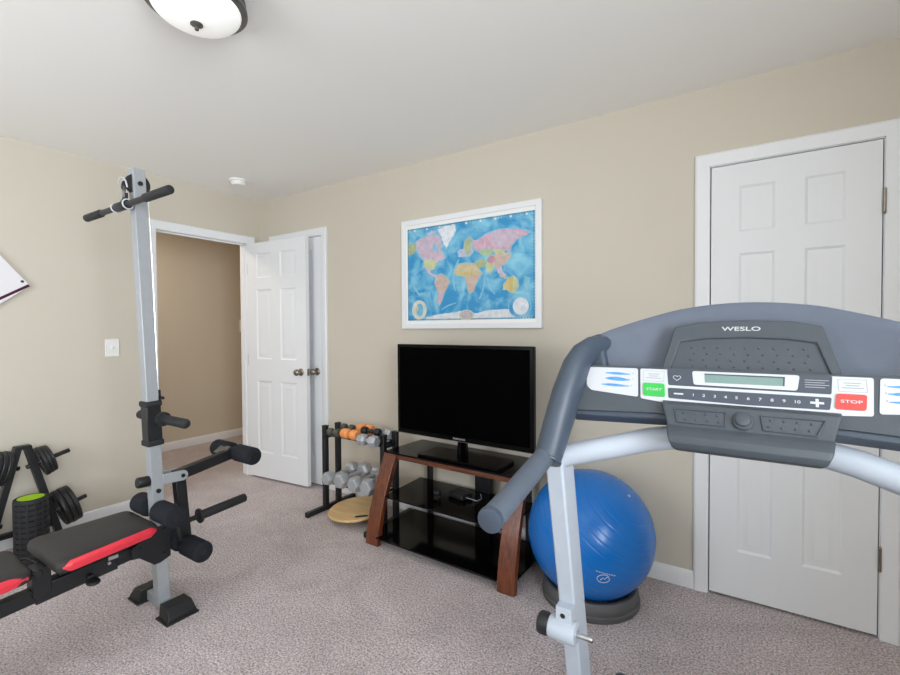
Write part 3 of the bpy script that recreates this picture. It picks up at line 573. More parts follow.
# ------------------------------------------------------------------ plate rack, plates, foam roller
t = thing('plate_rack', 'black A-frame weight plate rack against the left wall', 'weight rack', (0.16, -1.67, 0))
for s in (-1, 1):
    m = MB(); m.rect([(0.16, -1.69+s*0.020, 0.622), (0.16, -1.69+s*0.165, 0.03)], 0.05, 0.034, up=(0, s, 0)); obj('leg', m, 'blk', t, bevel=0.003)
    m = MB(); m.rect([(0.04, -1.69+s*0.165, 0.018), (0.28, -1.69+s*0.165, 0.018)], 0.036, 0.036, up=(0,0,1)); obj('foot', m, 'blk', t, bevel=0.003)
m = MB(); m.box((0.16, -1.69, 0.618), (0.052, 0.075, 0.02)); obj('apex', m, 'blk', t, bevel=0.004)
m = MB(); m.box((0.16, -1.69, 0.13), (0.03, 0.27, 0.03)); obj('cross_bar', m, 'blk', t, bevel=0.003)
tl = 0.28
def peg_dir(s): return V(0.02 if s > 0 else 0.14, s*math.cos(tl), math.sin(tl)).normalized()
def peg_pt(base, s, d): return Vector(base) + peg_dir(s)*d
pegs = [('upper right', (0.16, -1.646, 0.505), 1, 0.180, 0.090, [0.018, 0.018, 0.016]), ('lower right', (0.16, -1.566, 0.196), 1, 0.180, 0.115, [0.027, 0.026, 0.024]),
        ('upper left', (0.16, -1.732, 0.505), -1, 0.16, 0.097, [0.022, 0.022, 0.020]), ('lower left', (0.16, -1.812, 0.196), -1, 0.16, 0.112, [0.026, 0.024])]
def weight_plate(c, n, r, th, label):
    t = thing('weight_plate', label, 'weight plate', c, 'black weight plates on the A-frame rack')
    n = Vector(n).normalized(); Fm = axis_frame(c, n, (0,0,1)); h = th/2; k = 0.42*h
    ri = 0.015
    prof = [(ri, -h*0.9), (r*0.28, -h*0.9), (r*0.32, -k), (r*0.76, -k), (r*0.82, -h), (r*0.97, -h), (r, -h*0.7), (r, h*0.7), (r*0.97, h), (r*0.82, h), (r*0.76, k), (r*0.32, k), (r*0.28, h*0.9), (ri, h*0.9), (ri, -h*0.9)]
    m = MB(); rings = [[Fm @ V(q*math.cos(2*PI*j/40), q*math.sin(2*PI*j/40), z) for j in range(40)] for q, z in prof]; m.loft(rings, caps=False); obj('disc', m, 'iron', t)
    for q in range(3):  # raised spokes of the face
        a = 2*PI*q/3 + 0.5; m = MB()
        for s in (-1, 1): m.prism(rounded([(r*0.28, -r*0.09), (r*0.80, -r*0.14), (r*0.80, r*0.14), (r*0.28, r*0.09)], 0.004), Fm @ Matrix.Rotation(a, 4, 'Z'), -h*0.85, h*0.85); break
        obj('spoke', m, 'iron', t)
    m = MB(); m.ring(ell(0, 0, 0.019, 0.019, 24), ell(0, 0, 0.0152, 0.0152, 24), Fm, -h*0.97, h*0.97); obj('bushing', m, 'greysteel', t)
ordn = {3: ['innermost', 'middle', 'outermost'], 2: ['inner', 'outer']}
for nm, base, s, L, r, ths in pegs:
    m = MB(); m.rcyl(peg_pt(base, s, -0.03), peg_pt(base, s, L), 0.0125, 0.002, 16); obj('peg', m, 'blk', t)
    d = 0.036
    for k, th in enumerate(ths):
        rr = r*(1 - 0.04*k if nm != 'lower right' else 1 - 0.02*abs(k-1))
        weight_plate(peg_pt(base, s, d+th/2), peg_dir(s), rr, th, '%s black weight plate on the %s peg of the A-frame rack' % (ordn[len(ths)][k], nm)); d += th + 0.001
t = thing('foam_roller', 'black ridged foam roller with lime green core beside plate rack', 'foam roller', (0.335, -1.700, 0))
m = MB(); R0 = 0.075; prof = [(R0-0.022, 0.0), (R0-0.003, 0.0), (R0, 0.004)]
for k in range(12):
    z = 0.012 + k*0.0295; prof += [(R0, z), (R0-0.006, z+0.003), (R0-0.006, z+0.006), (R0, z+0.009)]
prof += [(R0, 0.361), (R0-0.003, 0.365), (0.057, 0.365), (0.055, 0.356)]
m.lathe(prof, 40, Matrix.Translation((0.335, -1.700, 0))); obj('foam_sleeve', m, 'rubber', t)
m = MB()
for k in range(14):
    a = 2*PI*k/14; m.box((0.335+(R0-0.002)*math.cos(a), -1.700+(R0-0.002)*math.sin(a), 0.185), (0.006, 0.010, 0.34), Matrix.Rotation(a, 3, 'Z'))
obj('ridges', m, 'rubber', t, bevel=0.001)
m = MB(); m.lathe([(0.001, 0.355), (0.045, 0.357), (0.055, 0.362), (0.058, 0.3655)], 40, Matrix.Translation((0.335, -1.700, 0))); obj('core', m, 'lime', t)

# ------------------------------------------------------------------ weight bench with tower
BX = 1.415
def py(z): return -1.515 - 0.0366*(z-0.05)     # the tower leans a little over the seat
t = thing('weight_bench', 'black and red weight bench with tall grey tower and foam rollers', 'weight bench', (BX, -1.55, 0)); wb = t
m = MB(); m.rect([(BX, py(0.03), 0.03), (BX, py(2.0), 2.0)], 0.050, 0.050, up=(0,1,0)); tw = obj('tower_post', m, 'greysteel', t, bevel=0.003, label='silver grey square steel tower post')
m = MB()
for z in (1.935, 0.565): m.cyl((BX+0.024, py(z), z), (BX+0.032, py(z), z), 0.010, 12)
obj('bolt', m, 'blk', tw)
# pulley and cable
m = MB(); Fp = axis_frame((BX, py(1.935), 1.935), (1,0,0)); m.lathe([(0.001, -0.012), (0.047, -0.012), (0.047, -0.008), (0.040, -0.002), (0.040, 0.002), (0.047, 0.008), (0.047, 0.012), (0.001, 0.012)], 32, Fp); obj('pulley_wheel', m, 'blkpl', t)
m = MB(); m.tube([(BX, py(1.935)+0.041, 1.935), (BX, py(1.5)+0.040, 1.5), (BX, py(1.0)+0.034, 1.0)], 0.0026, 8); m.tube([(BX, py(1.935)-0.041, 1.935), (BX, py(1.93)-0.041, 1.925)], 0.0032, 8); obj('cable', m, 'silver', t)
m = MB(); m.rcyl((BX, py(1.0)+0.034, 1.02), (BX, py(1.0)+0.036, 0.955), 0.010, 0.003, 12); m.box((BX+0.02, py(1.0)+0.036, 0.985), (0.04, 0.012, 0.012)); obj('cable_clip', m, 'blkpl', t)
# sleeve with side pegs
m = MB(); m.rect([(BX, py(0.79), 0.79), (BX, py(0.965), 0.965)], 0.060, 0.060, up=(0,1,0)); obj('post_sleeve', m, 'blk', t, bevel=0.003)
for z0, z1 in ((0.772, 0.798), (0.950, 0.975)):
    m = MB(); m.rect([(BX, py(z0), z0), (BX, py(z1), z1)], 0.070, 0.070, up=(0,1,0)); obj('sleeve_collar', m, 'rubber', t, bevel=0.006)
for s in (-1, 1):
    m = MB(); a = V(BX+s*0.028, py(0.89)+0.030, 0.89); m.tube([a, a+V(s*0.022,0,0), a+V(s*0.022,0,0)], [0.032, 0.032, 0.028], 24); m.rcyl(a, a+V(s*(0.222 if s > 0 else 0.16), 0, 0), 0.021, 0.012, 20); obj('side_peg', m, 'rubber', t)
# foot
m = MB(); m.rect([(1.22, -1.495, 0.030), (1.54, -1.500, 0.030)], 0.055, 0.045, up=(0,0,1)); obj('floor_bar', m, 'greysteel', t, bevel=0.003)
for x0, x1 in ((1.190, 1.285), (1.470, 1.566)):
    m = MB()
    xo = x0 if x0 < BX else x1; xi = x1 if x0 < BX else x0
    m.loft([[V(xi, -1.555, 0.004), V(xi, -1.44, 0.004), V(xi, -1.445, 0.062), V(xi, -1.55, 0.062)], [V(xi*0.35+xo*0.65, -1.56, 0.004), V(xi*0.35+xo*0.65, -1.435, 0.004), V(xi*0.35+xo*0.65, -1.445, 0.062), V(xi*0.35+xo*0.65, -1.55, 0.062)], [V(xo, -1.565, 0.004), V(xo, -1.430, 0.004), V(xo, -1.44, 0.022), V(xo, -1.555, 0.022)]])
    m.b2((x0-0.006, -1.568, 0), (x1+0.006, -1.428, 0.008)); obj('foot_cap', m, 'blkpl', t, bevel=0.003)
# seat and backrest pads
def pad(name, poly, z0, z1, th, y0, y1):
    """poly in plan; top height z0 at y0 and z1 at y1"""
    def zt(y): return z0 + (z1-z0)*(y-y0)/(y1-y0)
    cx = sum(p[0] for p in poly)/len(poly); cy = sum(p[1] for p in poly)/len(poly); out = rounded(poly, 0.035, 5)
    def rg(i, d): return [V(x - (x-cx)/max(0.01, abs(x-cx))*min(i, abs(x-cx)), y - (y-cy)/max(0.01, abs(y-cy))*min(i, abs(y-cy)), zt(y)+d) for x, y in out]
    m = MB(); m.loft([rg(0.006, -th), rg(0, -th+0.006), rg(0, -0.020), rg(0.004, -0.010), rg(0.012, -0.003), rg(0.03, 0.0), rg(0.07, 0.003)]); p = obj(name, m, 'vinyl', t, smooth=60)
    for s in (-1, 1):
        a, b = (poly[0], poly[3]) if s < 0 else (poly[1], poly[2])
        A = V(a[0], a[1], 0); B = V(b[0], b[1], 0); u = (B-A).normalized(); A = A + u*0.012; B = B - u*0.016
        rings = []
        for q in (0.0, 0.08, 0.92, 1.0):
            P = A.lerp(B, q); e = 0.012 if q in (0.0, 1.0) else 0.0; P = P - V(s*0.010 if e else 0, 0, 0)
            z = zt(P.y); rings.append([P + V(-s*0.03, 0, z-th-0.001+e), P + V(s*0.004, 0, z-th-0.001+e), P + V(s*0.009, 0, z-th*0.5), P + V(s*0.005, 0, z-0.010-e), P + V(-s*0.002, 0, z-0.006-e), P + V(-s*0.03, 0, z-0.016-e)])
        m = MB(); m.loft(rings); obj('side_panel', m, 'red', p, smooth=50, bevel=0.003, label='red vinyl side panel')
    return p
pad('seat', [(1.250, -1.577), (1.548, -1.577), (1.588, -1.937), (1.222, -1.937)], 0.460, 0.450, 0.046, -1.577, -1.937)
pad('backrest', [(1.225, -1.980), (1.530, -1.988), (1.580, -2.72), (1.230, -2.72)], 0.436, 0.446, 0.046, -1.980, -2.72)
# frame
m = MB(); m.rect([(BX, -1.55, 0.328), (BX, -2.70, 0.235)], 0.046, 0.052, up=(0,0,1)); obj('frame_rail', m, 'blk', t, bevel=0.003)
m = MB(); m.rect([(BX, -1.70, 0.316), (BX, -1.965, 0.295)], 0.060, 0.066, up=(0,0,1)); obj('rail_sleeve', m, 'blk', t, bevel=0.003)
for x in (BX-0.036, BX+0.032):
    m = MB(); m.prism([(-1.650, 0.345), (-1.545, 0.405), (-1.492, 0.405), (-1.492, 0.255), (-1.535, 0.240), (-1.56, 0.240), (-1.62, 0.295), (-1.65, 0.300)], frame((x, 0, 0), (0,1,0), (0,0,1)), 0, 0.005)
    for y, z in ((-1.515, 0.385), (-1.515, 0.275), (-1.61, 0.335)): m.cyl((x+0.0, y, z), (x+0.011, y, z), 0.008, 10)
    obj('gusset_plate', m, 'blk', t)
m = MB(); m.box((BX, -1.63, 0.378), (0.045, 0.05, 0.05)); m.box((BX, -1.87, 0.366), (0.045, 0.04, 0.055)); m.box((BX, -1.75, 0.393), (0.16, 0.30, 0.006)); obj('seat_support', m, 'blk', t, bevel=0.002)
m = MB(); m.box((BX+0.002, -1.945, 0.345), (0.07, 0.055, 0.11)); m.cyl((BX-0.05, -1.958, 0.385), (BX+0.05, -1.958, 0.385), 0.014, 16); m.tube([(BX-0.04, -1.935, 0.39), (BX-0.07, -1.96, 0.41), (BX-0.11, -1.975, 0.40), (BX-0.12, -2.0, 0.385)], 0.007, 8); m.box((BX, -2.03, 0.375), (0.06, 0.13, 0.012)); obj('backrest_bracket', m, 'blk', t, bevel=0.003)
m = MB(); m.rcyl((BX+0.03, -1.80, 0.300), (BX+0.055, -1.80, 0.298), 0.012, 0.003, 12); m.sphere((BX+0.075, -1.80, 0.290), 0.024, 16, 10, (1.3, 1.0, 0.5)); obj('adjustment_knob', m, 'blkpl', t)
m = MB(); m.box((BX+0.0325, -1.715, 0.340), (0.004, 0.035, 0.014)); m.cyl((BX+0.03, -1.73, 0.322), (BX+0.037, -1.73, 0.322), 0.006, 10); obj('fastener', m, 'silver', t)
m = MB(); m.rect([(BX, -2.62, 0.26), (BX, -2.66, 0.03)], 0.046, 0.046, up=(0,1,0)); obj('rear_leg', m, 'blk', t, bevel=0.003)
m = MB(); m.rect([(BX-0.22, -2.66, 0.026), (BX+0.22, -2.66, 0.026)], 0.05, 0.05, up=(0,0,1)); obj('rear_floor_bar', m, 'blk', t, bevel=0.003)
# lever with foam rollers
for x in (BX-0.034, BX+0.026):
    m = MB(); m.prism([(-1.515, 0.590)] + [(-1.430+0.024*math.cos(a), 0.608+0.024*math.sin(a)) for a in [-PI/2+PI*k/10 for k in range(11)]] + [(-1.515, 0.636)], frame((x, 0, 0), (0,1,0), (0,0,1)), 0, 0.008)
    pb = obj('pivot_bracket', m, 'greysteel', t, bevel=0.001)
    m = MB(); m.cyl((x-0.002, -1.430, 0.608), (x+0.014, -1.430, 0.608), 0.009, 12); obj('bolt', m, 'blk', pb)
m = MB(); m.rcyl((BX+0.0, py(0.6)-0.022, 0.612), (BX, py(0.6)-0.075, 0.616), 0.024, 0.006, 20); obj('lock_knob', m, 'blkpl', t)
m = MB(); m.rect([(BX, -1.455, 0.604), (BX, -1.140, 0.652)], 0.040, 0.050, up=(0,0,1)); obj('upper_arm', m, 'blk', t, bevel=0.003)
m = MB(); m.rect([(BX, -1.435, 0.615), (BX, -1.408, 0.26)], 0.040, 0.048, up=(0,1,0)); obj('lower_arm', m, 'blk', t, bevel=0.003)
m = MB(); m.box((BX-0.035, -1.198, 0.668), (0.085, 0.055, 0.003), Matrix.Rotation(0.55, 3, 'X')); obj('arm_plate', m, 'bronze', t)
def roller(y, z, xs, r, ll=0.145, lr=0.145):
    m = MB(); m.cyl((BX-xs-0.08, y, z), (BX+xs+0.08, y, z), 0.010, 12); ro = obj('roller_rod', m, 'blk', t)
    for s in (-1, 1):
        L = lr if s > 0 else ll
        m = MB(); m.rcyl((BX+s*xs, y, z), (BX+s*(xs+L), y, z), r, 0.008, 28); obj('foam_roller', m, 'foam', ro)
        m = MB(); m.cyl((BX+s*(xs+L-0.001), y, z), (BX+s*(xs+L+0.0005), y, z), r*0.3, 16); obj('end_cap', m, 'blkpl', ro)
roller(-1.150, 0.650, 0.026, 0.044); roller(-1.538, 0.480, 0.042, 0.046, 0.11, 0.15); roller(-1.412, 0.270, 0.026, 0.047)
m = MB(); m.cyl((BX, -1.545, 0.366), (BX, -1.33, 0.376), 0.0125, 16); obj('weight_rod', m, 'blk', t)
m = MB(); m.rcyl((BX, -1.335, 0.376), (BX, -1.095, 0.391), 0.0225, 0.008, 24); m.rcyl((BX, -1.345, 0.3755), (BX, -1.333, 0.3762), 0.036, 0.003, 24); obj('weight_sleeve', m, 'rubber', t)
# lat bar hanging from the pulley
t = thing('lat_bar', 'black lat pulldown bar hanging at top of the grey tower', 'lat bar', (BX, -1.632, 1.84))
m = MB(); m.cyl((1.005, -1.632, 1.836), (1.795, -1.632, 1.836), 0.0125, 20); obj('bar', m, 'blk', t)
for a, b in ((0.995, 1.165), (1.600, 1.805)):
    m = MB(); m.rcyl((a, -1.632, 1.836), (b, -1.632, 1.836), 0.0175, 0.004, 24); obj('grip', m, 'rubber', t)
m = MB(); m.rcyl((BX-0.085, -1.632, 1.836), (BX+0.02, -1.632, 1.836), 0.019, 0.004, 24); m.box((BX-0.01, -1.632, 1.868), (0.05, 0.012, 0.036)); obj('center_collar', m, 'blkpl', t, bevel=0.002)
m = MB(); m.prism(ell(0, 0, 0.018, 0.026, 20), frame((BX-0.01, -1.640, 1.880), (1,0,0), (0,0,1)), -0.004, 0.004); obj('clip_plate', m, 'silver', t)
m = MB(); m.tube([(BX-0.01+0.013*math.sin(a)*1.0, -1.634, 1.912+0.024*math.cos(a)) for a in [2*PI*k/20 for k in range(20)]] + [(BX-0.01, -1.634, 1.936)], 0.0045, 8); obj('carabiner', m, 'blk', t)
for x in (BX-0.09, BX+0.025):
    m = MB(); m.tube([(x, -1.632+0.0205*math.cos(a), 1.836+0.0205*math.sin(a)) for a in [2*PI*k/20 for k in range(21)]], 0.003, 8); obj('tie_loop', m, 'white', t)
m = MB(); m.tube([(BX-0.045, -1.640, 1.935), (BX-0.030, -1.642, 1.948), (BX-0.008, -1.643, 1.953), (BX+0.014, -1.642, 1.948), (BX+0.028, -1.640, 1.932), (BX+0.033, -1.636, 1.905)], 0.0032, 8)
obj('tie_loop', m, 'white', t)

# ------------------------------------------------------------------ treadmill
TX = 3.663
t = thing('treadmill', 'grey treadmill with arched console, handrails and green and red buttons', 'treadmill', (TX, -1.75, 0))
def T(x, y, z): return V(TX+x, y, z)
FP = frame((TX, -1.50, 1.15), (1,0,0), (0, 0.52, 1))       # face plate plane
FQ = frame((TX, -1.455, 1.19), (1,0,0), (0, 0.45, 1))      # book rest plane
FV = frame((TX, -1.41, 1.2), (1,0,0), (0, 0.30, 1))        # visor plane
for s in (-1, 1):
    # uprights lean toward the user
    m = MB(); m.rect([T(s*0.352, -1.300, 0.10), T(s*0.352, -1.520, 1.005)], 0.040, 0.074, up=(0,1,0)); up = obj('upright', m, 'white_steel', t, bevel=0.005)
    m = MB(); m.b2(T(s*0.350-0.0185, -1.497, 0.555), T(s*0.350+0.0185, -1.440, 0.640)); m.rcyl(T(s*0.350-0.036, -1.488, 0.583), T(s*0.350+0.028, -1.488, 0.583), 0.026, 0.003, 24); m.cyl(T(s*0.350-0.001, -1.4972, 0.622), T(s*0.350-0.001, -1.4985, 0.622), 0.006, 12); obj('pivot_clamp', m, 'white_steel', up, bevel=0.004)
    m = MB(); m.cyl(T(s*0.350-0.001, -1.4976, 0.622), T(s*0.350-0.001, -1.4992, 0.622), 0.0058, 12); obj('clamp_hole', m, 'blkpl', up)
    m = MB(); m.rcyl(T(s*0.350-0.034, -1.488, 0.583), T(s*0.350-0.064, -1.488, 0.583), 0.026, 0.008, 24); obj('clamp_knob', m, 'blkpl', up)
    m = MB(); m.rcyl(T(s*0.350+0.026, -1.488, 0.583), T(s*0.350+0.066, -1.488, 0.583), 0.006, 0.002, 12); obj('lock_pin', m, 'silver', up)
    # handrail
    m = MB(); hp = [T(s*0.346, -1.530, 1.060), T(s*0.352, -1.560, 1.035), T(s*0.358, -1.600, 1.016), T(s*0.361, -1.66, 1.000), T(s*0.361, -1.72, 0.988), T(s*0.360, -1.78, 0.977), T(s*0.359, -1.840, 0.968)]
    m.tube(hp, 0.0215, 28); hr = obj('handrail', m, 'grip', t)
    d = (hp[-1]-hp[-2]).normalized(); m = MB(); m.rcyl(hp[-1]-d*0.012, hp[-1]+d*0.004, 0.0225, 0.0035, 28); obj('end_cap', m, 'shell', hr)
    # arm shell rising from the handrail joint to the visor
    m = MB(); ap = [T(s*0.354, -1.588, 1.010), T(s*0.351, -1.562, 1.045), T(s*0.345, -1.535, 1.092), T(s*0.337, -1.507, 1.145), T(s*0.326, -1.475, 1.200), T(s*0.316, -1.455, 1.228), T(s*0.300, -1.436, 1.247), T(s*0.282, -1.410, 1.254), T(s*0.262, -1.380, 1.258), T(s*0.245, -1.366, 1.258)]
    m.tube(ap, [0.029, 0.030, 0.031, 0.032, 0.031, 0.028, 0.023, 0.017, 0.010, 0.004], 28, up=(s, 0, 0.0001), r2=[0.030, 0.034, 0.040, 0.044, 0.044, 0.038, 0.028, 0.020, 0.012, 0.004]); obj('arm_shell', m, 'shell', t, smooth=60)
    m = MB(); a0 = ap[0]; dd = (ap[0]-ap[1]).normalized(); m.rcyl(a0 - dd*0.004, a0+dd*0.003, 0.031, 0.002, 28); obj('arm_collar', m, 'shell', t)
    # deck side rail
    m = MB(); m.b2(T(s*0.255, -2.78, 0.115), T(s*0.345, -1.28, 0.155)); obj('foot_rail', m, 'console', t, bevel=0.008)
    m = MB(); m.rect([T(s*0.350, -2.72, 0.085), T(s*0.350, -1.10, 0.085)], 0.036, 0.06, up=(0,0,1)); obj('frame_rail', m, 'blk', t, bevel=0.004)
    m = MB(); m.cyl(T(s*0.31, -1.10, 0.035), T(s*0.37, -1.10, 0.035), 0.035, 20); m.cyl(T(s*0.31, -2.70, 0.030), T(s*0.37, -2.70, 0.030), 0.03, 20); obj('foot_wheel', m, 'rubber', t)
m = MB(); m.b2(T(-0.262, -2.74, 0.10), T(0.262, -1.25, 0.140)); obj('running_belt', m, 'belt', t, bevel=0.012)
m = MB(); m.loft([[T(x, -1.38, 0.09), T(x, -1.03, 0.09), T(x, -1.03, 0.16), T(x, -1.08, 0.235), T(x, -1.20, 0.245), T(x, -1.36, 0.19), T(x, -1.38, 0.16)] for x in (-0.328, 0.328)]); obj('motor_hood', m, 'console', t, bevel=0.014, seg=3)
# cross tube
cp = [(-0.352, -1.530, 1.000), (-0.330, -1.520, 1.009), (-0.285, -1.508, 1.021), (-0.225, -1.492, 1.038), (-0.165, -1.478, 1.056), (-0.10, -1.468, 1.069), (-0.04, -1.464, 1.073)]
cp = cp + [(-x, y, z) for x, y, z in cp[::-1]]
m = MB(); m.tube([T(*p) for p in cp], 0.0245, 24, up=(0,0,1)); obj('cross_tube', m, 'white_steel', t)
# console body
m = MB(); m.prism(rounded([(-0.335, -0.044), (-0.150, -0.034), (0.150, -0.034), (0.335, -0.044), (0.332, 0.0665), (-0.332, 0.0665)], 0.006, 3), FP, -0.045, 0.0); cb = obj('console_body', m, 'console', t, bevel=0.004)
m = MB(); m.prism([(-0.325, -0.053), (-0.130, -0.044), (0.130, -0.044), (0.325, -0.053), (0.325, -0.03), (-0.325, -0.03)], FP, -0.050, -0.006); obj('console_underside', m, 'shell', t, bevel=0.003)
# visor, slightly dished
arch = [(0, 0.1535), (0.057, 0.1505), (0.123, 0.1400), (0.185, 0.1195), (0.235, 0.1000), (0.283, 0.0795), (0.31, 0.062), (0.33, 0.040)]
def arch_t(x):
    x = abs(x)
    for (a, ta), (b, tb_) in zip(arch, arch[1:]):
        if a <= x <= b: q = (x-a)/(b-a); return ta + (tb_-ta)*q
    return arch[-1][1]
xsv = [-0.325+0.65*k/48 for k in range(49)]
# smooth the arch samples
tv = [arch_t(x) for x in xsv]
for _ in range(3): tv = [tv[0]] + [(tv[i-1]+2*tv[i]+tv[i+1])/4 for i in range(1, len(tv)-1)] + [tv[-1]]
m = MB(); rings = []
for x, tt in zip(xsv, tv):
    c = 0.32*x*x
    col = [FV @ V(x, -0.05 + (tt+0.05)*q, c + 0.010*math.sin(PI*q)*-1) for q in (0, 0.3, 0.6, 0.85, 0.96)]
    col += [FV @ V(x, tt, c-0.004), FV @ V(x, tt+0.001, c-0.010), FV @ V(x, tt-0.004, c-0.020), FV @ V(x, -0.05, c-0.040)]
    rings.append(col)
m.loft(rings); obj('visor', m, 'visor', t, smooth=50)
# visor inner side cheeks
for s in (-1, 1):
    m = MB(); m.prism([(s*0.258, -0.03), (s*0.283, 0.076), (s*0.310, 0.066), (s*0.330, 0.045), (s*0.336, -0.03)], FV, -0.004, 0.038); obj('visor_cheek', m, 'shell', t, bevel=0.010, seg=3, smooth=60)
# book rest with dimpled recess
outer = [(-0.1515, 0.0), (-0.127, 0.113), (-0.081, 0.1235), (0, 0.1275), (0.081, 0.1235), (0.123, 0.113), (0.1515, 0.0)]
inner = [(-0.1360, 0.0), (-0.1170, 0.0775), (-0.07, 0.0855), (0, 0.0885), (0.07, 0.0855), (0.1135, 0.0775), (0.1360, 0.0)]
m = MB(); m.prism(outer, FQ, -0.055, -0.001); m.ring(outer, inner, FQ, -0.004, 0.004); bk = obj('book_rest', m, 'console', t, bevel=0.003)
m = MB()
for r in range(5):
    n = 9
    for k in range(n):
        yy = 0.012 + r*0.0135; xx = (k-(n-1)/2)*0.0245*(1-yy*0.6) + (0.006 if r % 2 else 0)
        if abs(xx) < 0.115 - yy*0.15 and yy < 0.082-abs(xx)*0.09: m.sphere(FQ @ V(xx, yy, -0.0010), 0.0021, 8, 6)
obj('dimples', m, 'console', bk)
lettering('lettering', 'WESLO', 0.0125, FQ @ Matrix.Translation((-0.0065, 0.1065, 0.0045)), 'white', bk, 1.62)
# face plate and its prints
def plate(name, poly, mt, d0, d1, r=0.003, parent=cb):
    m = MB(); m.prism(rounded(poly, r, 3), FP, d0, d1); return obj(name, m, mt, parent)
fp = plate('face_plate', [(-0.1878, 0.0612), (0.1843, 0.0612), (0.1795, -0.0075), (0.1225, -0.0115), (0.0, -0.0150), (-0.127, -0.0125), (-0.1815, -0.0055)], 'white', -0.002, 0.0015, 0.004)
cb['label'] = 'charcoal grey console body'
plate('control_print', [(-0.1353, 0.0612), (0.1300, 0.0612), (0.1272, 0.0268), (0.0, 0.0268), (-0.1308, 0.0268)], 'dark', 0.0, 0.0021)
plate('speed_strip', [(-0.1310, 0.0210), (0.0, 0.0208), (0.1273, 0.0208), (0.1240, -0.0020), (0.0, -0.0040), (-0.1290, -0.0010)], 'dark', 0.0, 0.0022)
plate('display_bezel', [(-0.0890, 0.0595), (0.0843, 0.0598), (0.0800, 0.0297), (-0.0850, 0.0305)], 'white', 0.0, 0.0032, 0.005)
plate('display', [(-0.0668, 0.0548), (0.0613, 0.0548), (0.0603, 0.0370), (-0.0655, 0.0362)], 'lcd', 0.0, 0.0038, 0.001)
m = MB(); m.prism([(-0.0668, 0.0550), (0.0613, 0.0550), (0.0612, 0.0525), (-0.0667, 0.0525)], FP, 0.0030, 0.0041); m.prism([(0.0600, 0.0550), (0.0625, 0.0550), (0.0615, 0.0370), (0.0590, 0.0370)], FP, 0.0030, 0.0041); obj('display_shade', m, 'dark', cb)
plate('start_button', [(-0.1787, 0.0286), (-0.1380, 0.0286), (-0.1352, 0.0005), (-0.1760, 0.0005)], 'greenb', 0.0, 0.0042, 0.004)
plate('stop_button', [(0.1340, 0.0286), (0.1735, 0.0286), (0.1706, 0.0010), (0.1312, 0.0005)], 'redb', 0.0, 0.0042, 0.004)
def ftxt(s, x, y, size, mt='white', sx=1.3, d=0.0026): lettering('lettering', s, size, FP @ Matrix.Translation((x, y, d)), mt, cb, sx, depth=0.0003)
ftxt('START', -0.157, 0.0145, 0.0075, 'white', 1.35, 0.0046); ftxt('STOP', 0.1525, 0.0145, 0.0075, 'white', 1.6, 0.0046)
for k, x in enumerate([-0.0847, -0.0666, -0.0479, -0.030, -0.0122, 0.0062, 0.0245, 0.0426, 0.0603, 0.079]): ftxt(str(k+1), x, 0.0085, 0.0078)
m = MB(); m.prism([(-0.1195, 0.0106), (-0.1025, 0.0106), (-0.1025, 0.0076), (-0.1195, 0.0076)], FP, 0.002, 0.0028)
m.prism([(0.0975, 0.0112), (0.1165, 0.0112), (0.1165, 0.0072), (0.0975, 0.0072)], FP, 0.002, 0.0028); m.prism([(0.1048, 0.0165), (0.1092, 0.0165), (0.1092, 0.0015), (0.1048, 0.0015)], FP, 0.002, 0.00285); obj('speed_signs', m, 'white', cb)
m = MB(); hrt = [(-0.1158+0.0088*math.sin(a)**3*0.8, 0.0435+0.0062*(13*math.cos(a)-5*math.cos(2*a)-2*math.cos(3*a)-math.cos(4*a))/16) for a in [2*PI*k/32 for k in range(33)]]
m.tube([FP @ V(x, y, 0.0022) for x, y in hrt], 0.0006, 6); obj('heart_symbol', m, 'white', cb)
def outline(x0, x1, y0, y1):
    return rounded([(x0, y0), (x1, y0), (x1, y1), (x0, y1)], 0.002, 2), rounded([(x0+0.0005, y0+0.0005), (x1-0.0005, y0+0.0005), (x1-0.0005, y1-0.0005), (x0+0.0005, y1-0.0005)], 0.002, 2)
for x0, x1 in ((-0.1805, -0.1400), (0.1370, 0.1750)):
    m = MB(); a, b = outline(x0, x1, 0.0335, 0.0568); m.ring(a, b, FP, 0.001, 0.0019)
    for k in range(3):
        y = 0.0505 - k*0.0045; w = (0.30, 0.24, 0.38)[k]; c = (x0+x1)/2
        m.prism([(c-w*0.038, y), (c+w*0.038, y), (c+w*0.038, y-0.0016), (c-w*0.038, y-0.0016)], FP, 0.001, 0.0019)
    obj('fine_print', m, 'greyp', cb)
m = MB()
for k in range(4): m.prism([(0.091, 0.0525-k*0.0045), (0.125-(k % 2)*0.006, 0.0525-k*0.0045), (0.125-(k % 2)*0.006, 0.0512-k*0.0045), (0.091, 0.0512-k*0.0045)], FP, 0.001, 0.0024)
obj('fine_print', m, 'greyp', cb)
